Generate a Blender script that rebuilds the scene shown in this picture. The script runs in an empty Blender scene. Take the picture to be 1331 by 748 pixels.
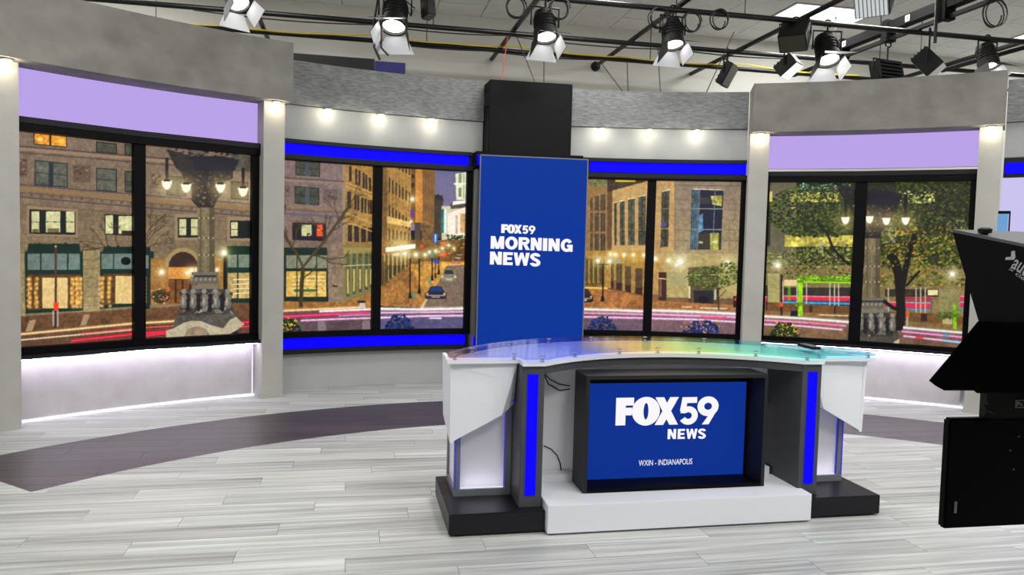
import bpy, bmesh, math, random
import numpy as np
from mathutils import Vector, Matrix

# ------------------------------------------------------------------ camera, world, exposure
SC = bpy.context.scene
COL = SC.collection
F_PX, CX, CY = 1000.0, 665.5, 374.0            # focal length in pixels of the 1331 x 748 frame
EYE = np.array([0.0, 0.0, 1.6])
YAW, PITCH, ROLL = (math.radians(a) for a in (11.7, 3.1, 1.45))
_f = np.array([math.sin(YAW)*math.cos(PITCH), math.cos(YAW)*math.cos(PITCH), -math.sin(PITCH)])
_r0 = np.array([math.cos(YAW), -math.sin(YAW), 0.0]); _u0 = np.cross(_r0, _f)
_r = math.cos(ROLL)*_r0 + math.sin(ROLL)*_u0
_u = -math.sin(ROLL)*_r0 + math.cos(ROLL)*_u0
cam = bpy.data.cameras.new('camera'); cam_o = bpy.data.objects.new('camera', cam); COL.objects.link(cam_o)
cam.sensor_width = 36.0; cam.lens = F_PX/1331.0*36.0; cam.clip_start = 0.05
cam_o.matrix_world = Matrix(((_r[0], _u[0], -_f[0], EYE[0]), (_r[1], _u[1], -_f[1], EYE[1]),
                             (_r[2], _u[2], -_f[2], EYE[2]), (0, 0, 0, 1)))
SC.camera = cam_o
W = bpy.data.worlds.new('world'); SC.world = W; W.use_nodes = True
W.node_tree.nodes['Background'].inputs[0].default_value = (0.5, 0.52, 0.55, 1)
W.node_tree.nodes['Background'].inputs[1].default_value = 0.15
SC.view_settings.view_transform = 'Standard'; SC.view_settings.look = 'None'
SC.view_settings.gamma = 1.0; SC.view_settings.exposure = 0.0; SC.view_settings.use_curve_mapping = False
RNG = random.Random(7); NPR = np.random.default_rng(5)

def ray(x, y): return _f + _r*(x-CX)/F_PX - _u*(y-CY)/F_PX
def px_z(x, y, z): d = ray(x, y); return EYE + d*((z-EYE[2])/d[2])
def px_y(x, y, Y): d = ray(x, y); return EYE + d*(Y/d[1])
def px_x(x, y, X): d = ray(x, y); return EYE + d*(X/d[0])
def px_plane(x, y, p0, n): d = ray(x, y); return EYE + d*(((p0-EYE)@n)/(d@n))
def to_px(P):
    d = np.asarray(P, float)-EYE; z = d@_f
    return CX+F_PX*(d@_r)/z, CY-F_PX*(d@_u)/z
SCX, SCY = 1.7, 1.87                            # centre of the curved set in plan
def pol(phi, r): a = math.radians(phi); return SCX+r*math.sin(a), SCY+r*math.cos(a)
def lin(c):
    c = np.asarray(c, float)/255.0
    return np.where(c <= .04045, c/12.92, ((c+.055)/1.055)**2.4)

# ------------------------------------------------------------------ room lighting (fittings are built further down at the same places)
TROFFERS = [(6.24, 9.66), (10.1, 9.82), (-3.3, 9.6), (2.4, 6.0), (-2.6, 4.6), (7.0, 5.4), (2.4, 2.6), (-2.2, 0.6), (6.4, 1.6), (2.4, -1.4), (-1.4, 8.2), (2.4, 8.2), (6.2, 8.2)]  # last three are added out of view to brighten ceiling and back wall
for tx, ty in TROFFERS:
    l = bpy.data.lights.new('troffer_light', 'AREA'); l.shape = 'RECTANGLE'; l.size = 1.2; l.size_y = .56
    l.energy = 62; l.color = (1.0, .985, .96)
    o = bpy.data.objects.new('troffer_light', l); COL.objects.link(o); o.location = (tx, ty, 4.80)
# added soft key lights, out of view, brightening the desk and the set
ADDED_KEYS = [((-1.6, 1.0, 4.0), (1.0, 5.6, .6), 26), ((1.9, .4, 4.0), (1.9, 5.4, .8), 62), ((5.4, 1.0, 4.0), (2.6, 5.6, .6), 58),
        ((-3.0, 3.2, 4.0), (-1.6, 7.6, 1.6), 10), ((6.9, 3.2, 4.0), (5.2, 7.2, 1.6), 18)]
for p, t, e in ADDED_KEYS:
    l = bpy.data.lights.new('added_key_light', 'AREA'); l.shape = 'RECTANGLE'; l.size = .6; l.size_y = .4
    l.energy = e; l.color = (1.0, .96, .92)
    o = bpy.data.objects.new('added_key_light', l); COL.objects.link(o)
    d = (Vector(t)-Vector(p)).normalized(); o.location = Vector(p)+d*.06
    o.rotation_euler = d.to_track_quat('-Z', 'Y').to_euler()

# ------------------------------------------------------------------ materials
MATS = {}
def mat(name, col, rough=.6, metal=0., spec=.5, emit=None, estr=1., trans=0., noise=None, bump=None, alpha=None):
    """col in sRGB 0-255; noise = (scale xyz, amount); bump = (scale, strength)"""
    if name in MATS: return MATS[name]
    m = bpy.data.materials.new(name); m.use_nodes = True; nt = m.node_tree; b = nt.nodes['Principled BSDF']
    c = lin(col); b.inputs['Base Color'].default_value = (*c, 1); b.inputs['Roughness'].default_value = rough
    b.inputs['Metallic'].default_value = metal; b.inputs['Specular IOR Level'].default_value = spec
    b.inputs['Transmission Weight'].default_value = trans
    if emit is not None:
        b.inputs['Emission Color'].default_value = (*lin(emit), 1); b.inputs['Emission Strength'].default_value = estr
    if noise or bump:
        g = nt.nodes.new('ShaderNodeNewGeometry'); mp = nt.nodes.new('ShaderNodeMapping')
        nt.links.new(g.outputs['Position'], mp.inputs['Vector'])
        sc = noise[0] if noise else (bump[0],)*3
        mp.inputs['Scale'].default_value = sc
        n = nt.nodes.new('ShaderNodeTexNoise'); n.inputs['Scale'].default_value = 1; n.inputs['Detail'].default_value = 6
        nt.links.new(mp.outputs[0], n.inputs['Vector'])
        if noise:
            mr = nt.nodes.new('ShaderNodeMapRange'); a = noise[1]
            mr.inputs[1].default_value = .3; mr.inputs[2].default_value = .7; mr.inputs[3].default_value = 1-a; mr.inputs[4].default_value = 1+a
            nt.links.new(n.outputs[0], mr.inputs[0])
            mx = nt.nodes.new('ShaderNodeMix'); mx.data_type = 'RGBA'; mx.blend_type = 'MULTIPLY'; mx.inputs[0].default_value = 1
            mx.inputs[6].default_value = (*c, 1); nt.links.new(mr.outputs[0], mx.inputs[7]); nt.links.new(mx.outputs[2], b.inputs['Base Color'])
        if bump:
            bp = nt.nodes.new('ShaderNodeBump'); bp.inputs['Strength'].default_value = bump[1]; bp.inputs['Distance'].default_value = .01
            nt.links.new(n.outputs[0], bp.inputs['Height']); nt.links.new(bp.outputs[0], b.inputs['Normal'])
    MATS[name] = m; return m
def emat(name, col, s=1.):
    return mat(name, (2, 2, 2), .5, emit=col, estr=s, spec=.05)
def translucent(name, col, t=.5):
    m = bpy.data.materials.new(name); m.use_nodes = True; nt = m.node_tree; nt.nodes.remove(nt.nodes['Principled BSDF'])
    d = nt.nodes.new('ShaderNodeBsdfDiffuse'); tr = nt.nodes.new('ShaderNodeBsdfTranslucent'); gl = nt.nodes.new('ShaderNodeBsdfGlossy')
    c = (*lin(col), 1)
    d.inputs[0].default_value = c; tr.inputs[0].default_value = c; gl.inputs['Roughness'].default_value = .25
    mx = nt.nodes.new('ShaderNodeMixShader'); mx.inputs[0].default_value = t
    nt.links.new(d.outputs[0], mx.inputs[1]); nt.links.new(tr.outputs[0], mx.inputs[2])
    m2 = nt.nodes.new('ShaderNodeMixShader'); m2.inputs[0].default_value = .05
    nt.links.new(mx.outputs[0], m2.inputs[1]); nt.links.new(gl.outputs[0], m2.inputs[2])
    nt.links.new(m2.outputs[0], nt.nodes['Material Output'].inputs[0]); MATS[name] = m; return m

M_PLASTER = mat('grey_plaster', (126, 125, 119), .85, noise=((3.4, 3.4, 4.2), .2), bump=(30, .15))
M_STONE = mat('brushed_stone', (116, 118, 119), .8, noise=((13, 13, 62), .34))
M_PILLAR = mat('pillar_paint', (170, 169, 164), .75, noise=((5, 5, 5), .06))
M_WALLW = mat('soft_white_wall', (176, 179, 180), .7, noise=((3, 3, 3), .05))
M_LOW = mat('low_wall_paint', (184, 181, 184), .75, noise=((6, 6, 6), .08))
M_UPW = mat('upper_wall_paint', (158, 161, 161), .7, noise=((3, 3, 3), .05))
M_BLACK = mat('black_frame', (4, 4, 8), .5, spec=.1)
M_CHAR = mat('charcoal_frame', (26, 28, 33), .5, spec=.2)
M_GREYF = mat('mid_grey_frame', (112, 112, 114), .5)
M_TOWER = mat('black_tower', (10, 10, 13), .6, spec=.15, noise=((9, 9, 9), .2))
M_PIPE = mat('black_pipe', (10, 10, 11), .4, spec=.35)
M_FIX = mat('fixture_black', (7, 7, 8), .55, spec=.25)
M_DOOR_IN = mat('barn_door_metal', (205, 208, 214), .4, metal=.0)
M_CABLE = mat('black_cable', (13, 13, 13), .55)
M_YELLOW = mat('yellow_cable', (206, 182, 40), .5)
M_RED = mat('red_cable', (176, 62, 40), .5)
M_LAV = emat('lavender_backlight', (190, 166, 238), .95)
M_BLUE = emat('blue_led', (12, 2, 255), 1.0)
M_LED = emat('white_led', (246, 236, 255), 22.)
M_LEDF = emat('floor_led', (246, 238, 255), 4.)
M_LENS = emat('lit_lens', (255, 250, 240), 9.)
M_DOWN = emat('downlight_lens', (255, 240, 205), 6.)
M_WHITE = mat('white_laminate', (222, 225, 232), .4)
M_DARKP = mat('dark_plinth', (17, 18, 23), .4, spec=.3, noise=((9, 9, 9), .15))
M_DESKG = mat('desk_grey', (62, 64, 68), .5, noise=((12, 12, 12), .08))
M_METAL = mat('brushed_metal', (124, 127, 135), .4, metal=.3)
M_HOODM = mat('monitor_hood', (28, 29, 31), .5, spec=.3)
M_BLUED = emat('blue_edge_led', (48, 44, 255), .75)
M_FROST = translucent('frosted_acrylic', (236, 237, 240), .45)
M_CHROME = mat('standoff_metal', (225, 225, 230), .2, metal=.9)
M_TILE = mat('ceiling_tile', (226, 226, 224), .9, noise=((14, 14, 14), .06))
M_WALLB = mat('studio_wall', (200, 199, 192), .9, noise=((1.2, 1.2, 1.2), .05))
M_TEXT = emat('white_print', (250, 248, 250), 1.)

# ------------------------------------------------------------------ mesh helpers
class MB:
    def __init__(s): s.v = []; s.f = []; s.sm = []
    def add(s, vs, fs, smooth=False):
        b = len(s.v); s.v += [tuple(map(float, p)) for p in vs]; s.f += [tuple(b+i for i in f) for f in fs]; s.sm += [smooth]*len(fs); return s
    def box(s, x0, x1, y0, y1, z0, z1, M=None):
        vs = [(x, y, z) for z in (z0, z1) for y in (y0, y1) for x in (x0, x1)]
        if M is not None: vs = [M @ Vector(p) for p in vs]
        return s.add(vs, [(0, 2, 3, 1), (4, 5, 7, 6), (0, 1, 5, 4), (2, 6, 7, 3), (0, 4, 6, 2), (1, 3, 7, 5)])
    def arc(s, phis, r0, r1, z0, z1):
        vs = []; n = len(phis)
        for p in phis:
            a, b = pol(p, r0), pol(p, r1)
            vs += [(*a, z0), (*b, z0), (*b, z1), (*a, z1)]
        fs = [(0, 1, 2, 3), tuple(4*(n-1)+i for i in (3, 2, 1, 0))]
        for i in range(n-1):
            a, b = 4*i, 4*i+4
            fs += [(a, b, b+1, a+1), (a+1, b+1, b+2, a+2), (a+2, b+2, b+3, a+3), (a+3, b+3, b, a)]
        return s.add(vs, fs)
    def prism(s, poly, z0, z1, M=None):
        n = len(poly); vs = [(x, y, z0) for x, y in poly]+[(x, y, z1) for x, y in poly]
        if M is not None: vs = [M @ Vector(p) for p in vs]
        return s.add(vs, [tuple(range(n-1, -1, -1)), tuple(range(n, 2*n))]+[(i, (i+1) % n, n+(i+1) % n, n+i) for i in range(n)])
    def shell(s, faces, off):
        """faces: lists of 3D points; solid made by offsetting every face by off"""
        o = Vector(off)
        for f in faces:
            n = len(f); vs = [Vector(p) for p in f]+[Vector(p)+o for p in f]
            s.add(vs, [tuple(range(n)), tuple(range(2*n-1, n-1, -1))]+[(i, n+i, n+(i+1) % n, (i+1) % n) for i in range(n)])
        return s
    def tube(s, path, r, n=8, closed=False):
        P = [Vector(p) for p in path]; m = len(P); vs = []; prev = None
        for i, p in enumerate(P):
            if closed: t = P[(i+1) % m]-P[i-1]
            else: t = (P[min(i+1, m-1)]-P[max(i-1, 0)])
            t.normalize()
            if prev is None: a = t.orthogonal().normalized()
            else:
                a = prev-t*prev.dot(t); a = a.normalized() if a.length > 1e-6 else t.orthogonal().normalized()
            prev = a; b = t.cross(a)
            rr = r[i] if isinstance(r, (list, tuple)) else r
            vs += [p+(a*math.cos(2*math.pi*k/n)+b*math.sin(2*math.pi*k/n))*rr for k in range(n)]
        fs = []
        for i in range(m if closed else m-1):
            A, B = i*n, ((i+1) % m)*n
            fs += [(A+k, A+(k+1) % n, B+(k+1) % n, B+k) for k in range(n)]
        if not closed: fs += [tuple(range(n-1, -1, -1)), tuple((m-1)*n+k for k in range(n))]
        return s.add(vs, fs, True)
    def lathe(s, prof, n=20, M=None):
        """prof: (radius, z) list"""
        m = len(prof); vs = [Vector((r*math.cos(2*math.pi*k/n), r*math.sin(2*math.pi*k/n), z)) for r, z in prof for k in range(n)]
        if M is not None: vs = [M @ v for v in vs]
        fs = [(i*n+k, i*n+(k+1) % n, (i+1)*n+(k+1) % n, (i+1)*n+k) for i in range(m-1) for k in range(n)]
        fs += [tuple(range(n-1, -1, -1)), tuple((m-1)*n+k for k in range(n))]
        return s.add(vs, fs, True)
    def build(s, name, material, parent=None, local=False, bevel=0):
        me = bpy.data.meshes.new(name)
        vs = np.array(s.v, float)
        if parent is not None and not local: org = np.array(parent.location)
        elif parent is None and not local: org = np.array([*((vs.min(0)+vs.max(0))/2)[:2], vs[:, 2].min()])
        else: org = np.zeros(3)
        me.from_pydata((vs-org).tolist(), [], s.f); me.update()
        me.polygons.foreach_set('use_smooth', s.sm)
        me.materials.append(material)
        bm = bmesh.new(); bm.from_mesh(me); bmesh.ops.recalc_face_normals(bm, faces=bm.faces)
        if bevel:
            bmesh.ops.bevel(bm, geom=[e for e in bm.edges if len(e.link_faces) == 2 and e.calc_face_angle(0) > .6], offset=bevel, segments=2, affect='EDGES', clamp_overlap=True)
        bm.to_mesh(me); bm.free()
        if any(s.sm):
            try: me.set_sharp_from_angle(angle=math.radians(40))
            except Exception: pass
        o = bpy.data.objects.new(name, me); COL.objects.link(o)
        if parent is not None: o.parent = parent
        elif not local: o.location = org
        return o
def tag(o, label=None, cat=None, group=None, kind=None):
    if label: o['label'] = label
    if cat: o['category'] = cat
    if group: o['group'] = group
    if kind: o['kind'] = kind
    return o
def thing(name, loc, label, cat, group=None, kind=None):
    o = bpy.data.objects.new(name, None); COL.objects.link(o); o.location = loc; o.empty_display_size = .1
    return tag(o, label, cat, group, kind)
def frange(a, b, n): return [a+(b-a)*i/n for i in range(n+1)]
def aim(loc, target):
    d = (Vector(target)-Vector(loc)).normalized(); return d.to_track_quat('-Z', 'Y').to_euler()
def bulb(loc, energy, color, rad=.012):
    l = bpy.data.lights.new('downlight_bulb', 'POINT'); l.energy = energy; l.color = color; l.shadow_soft_size = rad
    o = bpy.data.objects.new('downlight_bulb', l); COL.objects.link(o); o.location = loc; return o
def spot(loc, target, energy, color, size, blend=.6, rad=.03, parent=None):
    l = bpy.data.lights.new('lamp_light', 'SPOT'); l.energy = energy; l.color = color; l.spot_size = math.radians(size); l.spot_blend = blend; l.shadow_soft_size = rad
    o = bpy.data.objects.new('lamp_light', l); COL.objects.link(o); o.location = loc; o.rotation_euler = aim(loc, target)
    return o

# ------------------------------------------------------------------ room shell
RX0, RX1, RY0, RY1, CZ = -5.2, 11.6, -4.2, 11.0, 4.85
floor = tag(MB().box(RX0, RX1, RY0, RY1, -.12, -.004).build('floor', mat('subfloor', (60, 60, 60), .9)), 'pale grey vinyl plank studio floor with a curved dark plank band', 'floor', kind='structure')
tag(MB().box(RX0, RX1, RY1, RY1+.15, 0, CZ).build('wall_back', M_WALLB), 'plain grey studio wall behind the set', 'wall', kind='structure')
tag(MB().box(RX0-.15, RX0, RY0, RY1, 0, CZ).build('wall_left', M_WALLB), 'plain grey studio side wall beyond the stone-building alcove', 'wall', kind='structure')
tag(MB().box(RX1, RX1+.15, RY0, RY1, 0, CZ).build('wall_right', M_WALLB), 'plain grey studio side wall beyond the prompter', 'wall', kind='structure')
tag(MB().box(RX0, RX1, RY0-.15, RY0, 0, CZ).build('wall_front', M_WALLB), 'plain grey studio wall facing the set', 'wall', kind='structure')

# floor planks: light ones, and dark ones inside the curved band
def plank_mat(name, c0, c1, streak):
    m = bpy.data.materials.new(name); m.use_nodes = True; nt = m.node_tree; b = nt.nodes['Principled BSDF']
    at = nt.nodes.new('ShaderNodeAttribute'); at.attribute_name = 'rnd'
    g = nt.nodes.new('ShaderNodeNewGeometry'); add = nt.nodes.new('ShaderNodeVectorMath'); add.operation = 'ADD'
    sc = nt.nodes.new('ShaderNodeVectorMath'); sc.operation = 'SCALE'; sc.inputs['Scale'].default_value = 37.
    nt.links.new(at.outputs['Fac'], sc.inputs[0]); nt.links.new(g.outputs['Position'], add.inputs[0]); nt.links.new(sc.outputs[0], add.inputs[1])
    mp = nt.nodes.new('ShaderNodeMapping'); mp.inputs['Scale'].default_value = (.8, 30, 1); nt.links.new(add.outputs[0], mp.inputs['Vector'])
    n = nt.nodes.new('ShaderNodeTexNoise'); n.inputs['Scale'].default_value = 1.; n.inputs['Detail'].default_value = 5; n.inputs['Roughness'].default_value = .6
    nt.links.new(mp.outputs[0], n.inputs['Vector'])
    mx = nt.nodes.new('ShaderNodeMix'); mx.data_type = 'RGBA'; mx.inputs[6].default_value = (*lin(c0), 1); mx.inputs[7].default_value = (*lin(c1), 1)
    ad = nt.nodes.new('ShaderNodeMath'); ad.operation = 'MULTIPLY_ADD'; ad.inputs[1].default_value = streak; nt.links.new(n.outputs[0], ad.inputs[0])
    m2 = nt.nodes.new('ShaderNodeMath'); m2.operation = 'MULTIPLY_ADD'; m2.inputs[1].default_value = .3; m2.inputs[2].default_value = .38-streak*.5
    nt.links.new(at.outputs['Fac'], m2.inputs[0]); nt.links.new(m2.outputs[0], ad.inputs[2])
    nt.links.new(ad.outputs[0], mx.inputs[0]); nt.links.new(mx.outputs[2], b.inputs['Base Color'])
    b.inputs['Roughness'].default_value = .38; b.inputs['Specular IOR Level'].default_value = .38
    bp = nt.nodes.new('ShaderNodeBump'); bp.inputs['Strength'].default_value = .12; bp.inputs['Distance'].default_value = .003
    nt.links.new(n.outputs[0], bp.inputs['Height']); nt.links.new(bp.outputs[0], b.inputs['Normal'])
    return m
M_PL = plank_mat('light_plank', (122, 124, 123), (208, 211, 210), 2.0)
M_PD = plank_mat('dark_plank', (44, 40, 43), (78, 71, 74), 1.8)
BAND_R0, BAND_R1, BAND_A0, BAND_A1 = 4.92, 5.94, -47.6, 51.8
def band_iv(x):
    """y interval covered by the dark band at x"""
    dx = x-SCX
    if abs(dx) >= BAND_R1: return None
    hi = SCY+math.sqrt(BAND_R1**2-dx*dx); lo = SCY+(math.sqrt(BAND_R0**2-dx*dx) if abs(dx) < BAND_R0 else 0)
    # straight radial ends
    e = SCY+(dx/math.tan(math.radians(BAND_A0)) if dx < 0 else dx/math.tan(math.radians(BAND_A1)))
    lo = max(lo, e)
    return (lo, hi) if hi > lo+.002 else None
def strips(x0, x1, y0, y1):
    """cut one plank rectangle into light and dark strips -> lists of (xs, lows, highs)"""
    n = max(2, int((x1-x0)/.03)); xs = frange(x0, x1, n); light = [[], []]; dark = []
    L1, L2, D = [], [], []
    for x in xs:
        iv = band_iv(x)
        if iv is None: L1.append((y0, y1)); L2.append((y1, y1)); D.append((y1, y1)); continue
        lo = min(max(iv[0], y0), y1); hi = min(max(iv[1], y0), y1)
        L1.append((y0, lo)); D.append((lo, hi)); L2.append((hi, y1))
    out = []
    for kind, S in (('l', L1), ('d', D), ('l', L2)):
        run = []
        for i, x in enumerate(xs):
            if S[i][1]-S[i][0] > 1e-4: run.append(i)
            else:
                if run: out.append((kind, xs, S, run)); run = []
        if run: out.append((kind, xs, S, run))
    return out
def strip_geo(xs, S, run):
    i0, i1 = max(run[0]-1, 0), min(run[-1]+1, len(xs)-1)
    idx = list(range(i0, i1+1))
    if len(idx) < 2: return None
    if all(abs(S[i][0]-S[idx[0]][0]) < 1e-6 and abs(S[i][1]-S[idx[0]][1]) < 1e-6 for i in idx): idx = [idx[0], idx[-1]]
    vs = []
    for i in idx: vs += [(xs[i], S[i][0], 0), (xs[i], S[i][1], 0)]
    fs = [(2*k, 2*k+2, 2*k+3, 2*k+1) for k in range(len(idx)-1)]
    # skirts down into the joint
    b = len(vs); vs2 = [(x, y, -.0045) for x, y, z in vs]
    fs += [(2*k, b+2*k, b+2*k+2, 2*k+2) for k in range(len(idx)-1)] + [(2*k+1, 2*k+3, b+2*k+3, b+2*k+1) for k in range(len(idx)-1)]
    e = 2*(len(idx)-1)
    fs += [(0, 1, b+1, b), (e, b+e, b+e+1, e+1)]
    return vs+vs2, fs
PW, PLN, GAP = .18, 1.27, .0012
rest = {'l': ([], [], []), 'd': ([], [], [])}
cand = []
y = RY0; row = 0
while y < RY1-1e-6:
    y1 = min(y+PW, RY1); x = RX0-((row*.43) % 1)*PLN
    while x < RX1:
        xa, xb = max(x, RX0), min(x+PLN, RX1)
        if xb-xa > .02:
            rv = RNG.random()
            for kind, xs, S, run in strips(xa+GAP, xb-GAP, y+GAP, y1-GAP):
                g = strip_geo(xs, S, run)
                if g is None: continue
                P = np.array(g[0]); c = P.mean(0); size = 0
                if (c-EYE)@_f > .5:
                    u, v = to_px(c)
                    if -60 < u < 1390 and v < 775:
                        uv = np.array([to_px(p) for p in P[:len(P)//2]]); w = np.clip(uv[:, 0], 0, 1331); h = np.clip(uv[:, 1], 0, 748)
                        size = np.ptp(w)*PW*F_PX*1.6/c[1]**2 if PW*F_PX*1.6/c[1]**2 > 6.5 else 0
                        if np.ptp(w) < 12: size = 0
                cand.append((size, kind, g, rv))
        x += PLN
    y += PW; row += 1
cand.sort(key=lambda t: -t[0])
def plank_obj(name, vs, fs, rnd, kind):
    me = bpy.data.meshes.new(name); me.from_pydata(vs, [], fs); me.update()
    a = me.attributes.new('rnd', 'FLOAT', 'FACE'); a.data.foreach_set('value', rnd); me.materials.append(M_PL if kind == 'l' else M_PD)
    o = bpy.data.objects.new(name, me); COL.objects.link(o); o.parent = floor; o.location = -floor.location; return o
for i, (size, kind, g, rv) in enumerate(cand):
    if size > 0 and i < 290: plank_obj('plank', g[0], g[1], [rv]*len(g[1]), kind)
    else:
        V, Fc, Rr = rest[kind]; b = len(V); V.extend(g[0]); Fc.extend(tuple(b+k for k in f) for f in g[1]); Rr.extend([rv]*len(g[1]))
for kind, nm in (('l', 'light_plank_field'), ('d', 'dark_plank_field')):
    tag(plank_obj(nm, *rest[kind], kind), kind='stuff')

# ceiling: tiles in view one by one, the rest as one field; troffers set into it
ceiling = tag(MB().box(RX0, RX1, RY0, RY1, CZ+.006, CZ+.12).build('ceiling', mat('ceiling_grid', (120, 120, 118), .8)), 'grid of pale grey square ceiling tiles above the lighting pipes', 'ceiling', kind='structure')
TS = .64; TX0, TY1 = 1.08-10*TS, 9.83+2*TS
tm = MB().box(.006, TS-.006, .006, TS-.006, -.012, .006); fld = MB(); proto = None
slots = []
for tx, ty in TROFFERS:
    i = round((tx-TS-TX0)/TS); j = round((TY1-(ty+TS/2))/TS); slots.append((TX0+i*TS, TY1-(j+1)*TS))
for j in range(24):
    for i in range(0, 27):
        x0, y0 = TX0+i*TS, TY1-(j+1)*TS
        if x0 < RX0 or x0+TS > RX1 or y0 < RY0: continue
        if any(abs(y0-sy) < .1 and -.1 < x0-sx < TS+.1 for sx, sy in slots): continue
        u, v = to_px((x0+TS/2, y0+TS/2, CZ)) if y0 > 2 else (0, -999)
        if y0+TS > RY1:
            MB().box(x0+.006, x0+TS-.006, y0+.006, RY1-.002, CZ-.012, CZ+.006).build('ceiling_tile', M_TILE, ceiling); continue
        if v > -40 and -60 < u < 1400:
            if proto is None:
                proto = tm.build('ceiling_tile', M_TILE, ceiling, local=True); o = proto
            else: o = proto.copy(); COL.objects.link(o)
            o.location = Vector((x0, y0, CZ))-ceiling.location
        else: fld.box(x0+.006, x0+TS-.006, y0+.006, y0+TS-.006, CZ-.012, CZ+.006)
tag(fld.build('ceiling_tile_field', M_TILE, ceiling), kind='stuff')
M_TROF = emat('troffer_diffuser', (255, 253, 248), 2.2)
TL = ['lit fluorescent ceiling panel above the end of the black strut rail', 'lit fluorescent ceiling panel above the pipe beyond the leafy-park alcove', 'lit fluorescent ceiling panel behind the stone-building alcove', 'lit fluorescent ceiling panel over the dark floor band', 'lit fluorescent ceiling panel over the pale floor before the stone-building alcove', 'lit fluorescent ceiling panel over the pale floor before the leafy-park alcove', 'lit fluorescent ceiling panel between desk and camera', 'lit fluorescent ceiling panel over the empty floor opposite the prompter', 'lit fluorescent ceiling panel over the empty floor beside the prompter', 'lit fluorescent ceiling panel nearest the wall facing the set', 'added unseen ceiling light panel over the stone-building alcove low wall', 'added unseen ceiling light panel over the portrait screen', 'added unseen ceiling light panel over the leafy-park alcove low wall']
for k, (sx, sy) in enumerate(slots):
    t = thing('ceiling_light', (sx+TS, sy+TS/2, CZ-.02), TL[k], 'ceiling light', 'fluorescent ceiling panels')
    MB().box(sx+.01, sx+.04, sy+.01, sy+TS-.01, CZ-.02, CZ+.006).box(sx+2*TS-.04, sx+2*TS-.01, sy+.01, sy+TS-.01, CZ-.02, CZ+.006).box(sx+.04, sx+2*TS-.04, sy+.01, sy+.04, CZ-.02, CZ+.006).box(sx+.04, sx+2*TS-.04, sy+TS-.04, sy+TS-.01, CZ-.02, CZ+.006).build('frame', M_WALLW, t)
    MB().box(sx+.04, sx+2*TS-.04, sy+.04, sy+TS-.04, CZ-.010, CZ+.004).build('diffuser', M_TROF, t)

# ------------------------------------------------------------------ the curved set
def mid(phis, r, z=0): return (*pol((phis[0]+phis[-1])/2, r), z)
def sub(mb, name, m, part):
    """sub-part: mesh in world coordinates under a part whose parent is an unrotated empty"""
    o = mb.build(name, m, local=True); o.parent = part
    root = part
    off = Vector((0, 0, 0))
    while root is not None: off += Vector(root.location); root = root.parent
    o.location = -off; return o
def downlight(parent, phi, r, z):
    x, y = pol(phi, r); T = Matrix.Translation((x, y, 0))
    d = MB().lathe([(.042, z-.014), (.05, z-.006), (.05, z+.002)], 16, T).build('downlight', M_GREYF, parent)
    sub(MB().lathe([(.034, z-.017), (.034, z-.0135)], 14, T), 'lens', M_DOWN, d)
    return x, y
WARM = (1., .86, .62); NEUT = (1., .92, .72)

# alcove headers (smooth plaster), each with two downlights over the pillars
AL = dict(L=dict(h=(-42.7, -20.75), z=(2.965, 3.535), pil=((-42.65, -40.75), (-22.85, -21.05)), bay=(-40.75, -22.85), mul=(-32.65, -31.8), jr=-23.45, jl=-40.2),
          R=dict(h=(23.35, 44.45), z=(2.92, 3.445), pil=((23.3, 25.1), (42.6, 44.3)), bay=(25.1, 42.6), mul=(32.95, 33.95), jr=42.15, jl=25.4))
side = {'L': 'the bare-tree building scene', 'R': 'the leafy green tree scene'}
for s, A in AL.items():
    where = 'above the stone building scene' if s == 'L' else 'above the leafy green park scene'
    ph = frange(*A['h'], 16); z0, z1 = A['z']
    t = thing('alcove_header', mid(ph, 6.7, z0), 'tall smooth grey plaster header ' + where, 'header', 'alcove headers')
    MB().arc(ph, 6.5, 6.95, z0, z1).build('header_body', M_PLASTER, t)
    for p in A['pil']:
        c = sum(p)/2; x, y = downlight(t, c, 6.575, z0)
        bulb((*pol(c, 6.56), z0-.045), 1.7, WARM)
    for k, p in enumerate(A['pil']):
        who = {('L', 0): 'pale grey pillar at the outer end of the stone building scene', ('L', 1): 'pale grey pillar between the stone building scene and the bare-tree street scene',
               ('R', 0): 'pale grey pillar between the street-tree scene and the leafy park scene', ('R', 1): 'pale grey pillar beyond the leafy park scene, behind the prompter'}[(s, k)]
        tag(MB().arc(frange(*p, 3), 6.65, 6.96, 0, z0).build('pillar', M_PILLAR), who, 'pillar', 'set pillars')
    b0, b1 = A['bay']; phb = frange(b0, b1, 14); e = .02
    t = thing('backlit_panel', mid(phb, 6.9, 2.56), 'glowing lavender panel ' + where, 'light panel', 'lavender panels')
    MB().arc(phb, 6.86, 6.9, 2.555, z0).build('diffuser', M_LAV, t)
    MB().arc(phb, 6.9, 6.96, 2.556, z0-.002).build('housing', M_GREYF, t)
    # low wall with hidden light strips above and below
    t = thing('low_wall', mid(phb, 6.9, 0), 'pale grey low wall edged with white light ' + where.replace('above', 'below'), 'low wall', 'alcove low walls')
    MB().arc(frange(b0+.35, b1-.35, 14), 6.865, 6.90, .03, .535).build('wall_panel', M_LOW, t)
    MB().arc(phb, 6.91, 6.96, 0, .56).build('backing', M_WALLW, t)
    MB().arc(frange(b0+.1, b1-.1, 14), 6.875, 6.905, .002, .010).build('light_strip', M_LEDF, t)
    MB().arc(frange(b0+.1, b1-.1, 14), 6.765, 6.80, (.548 if s == 'L' else .563), (.558 if s == 'L' else .573)).build('light_strip', M_LED, t)
    e1 = b1 if s == 'L' else b0
    if s == 'L': MB().arc([b1-.25, b1-.19], 6.88, 6.9, .02, .54).build('light_strip', emat('edge_led', (240, 230, 250), 1.2), t)

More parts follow.
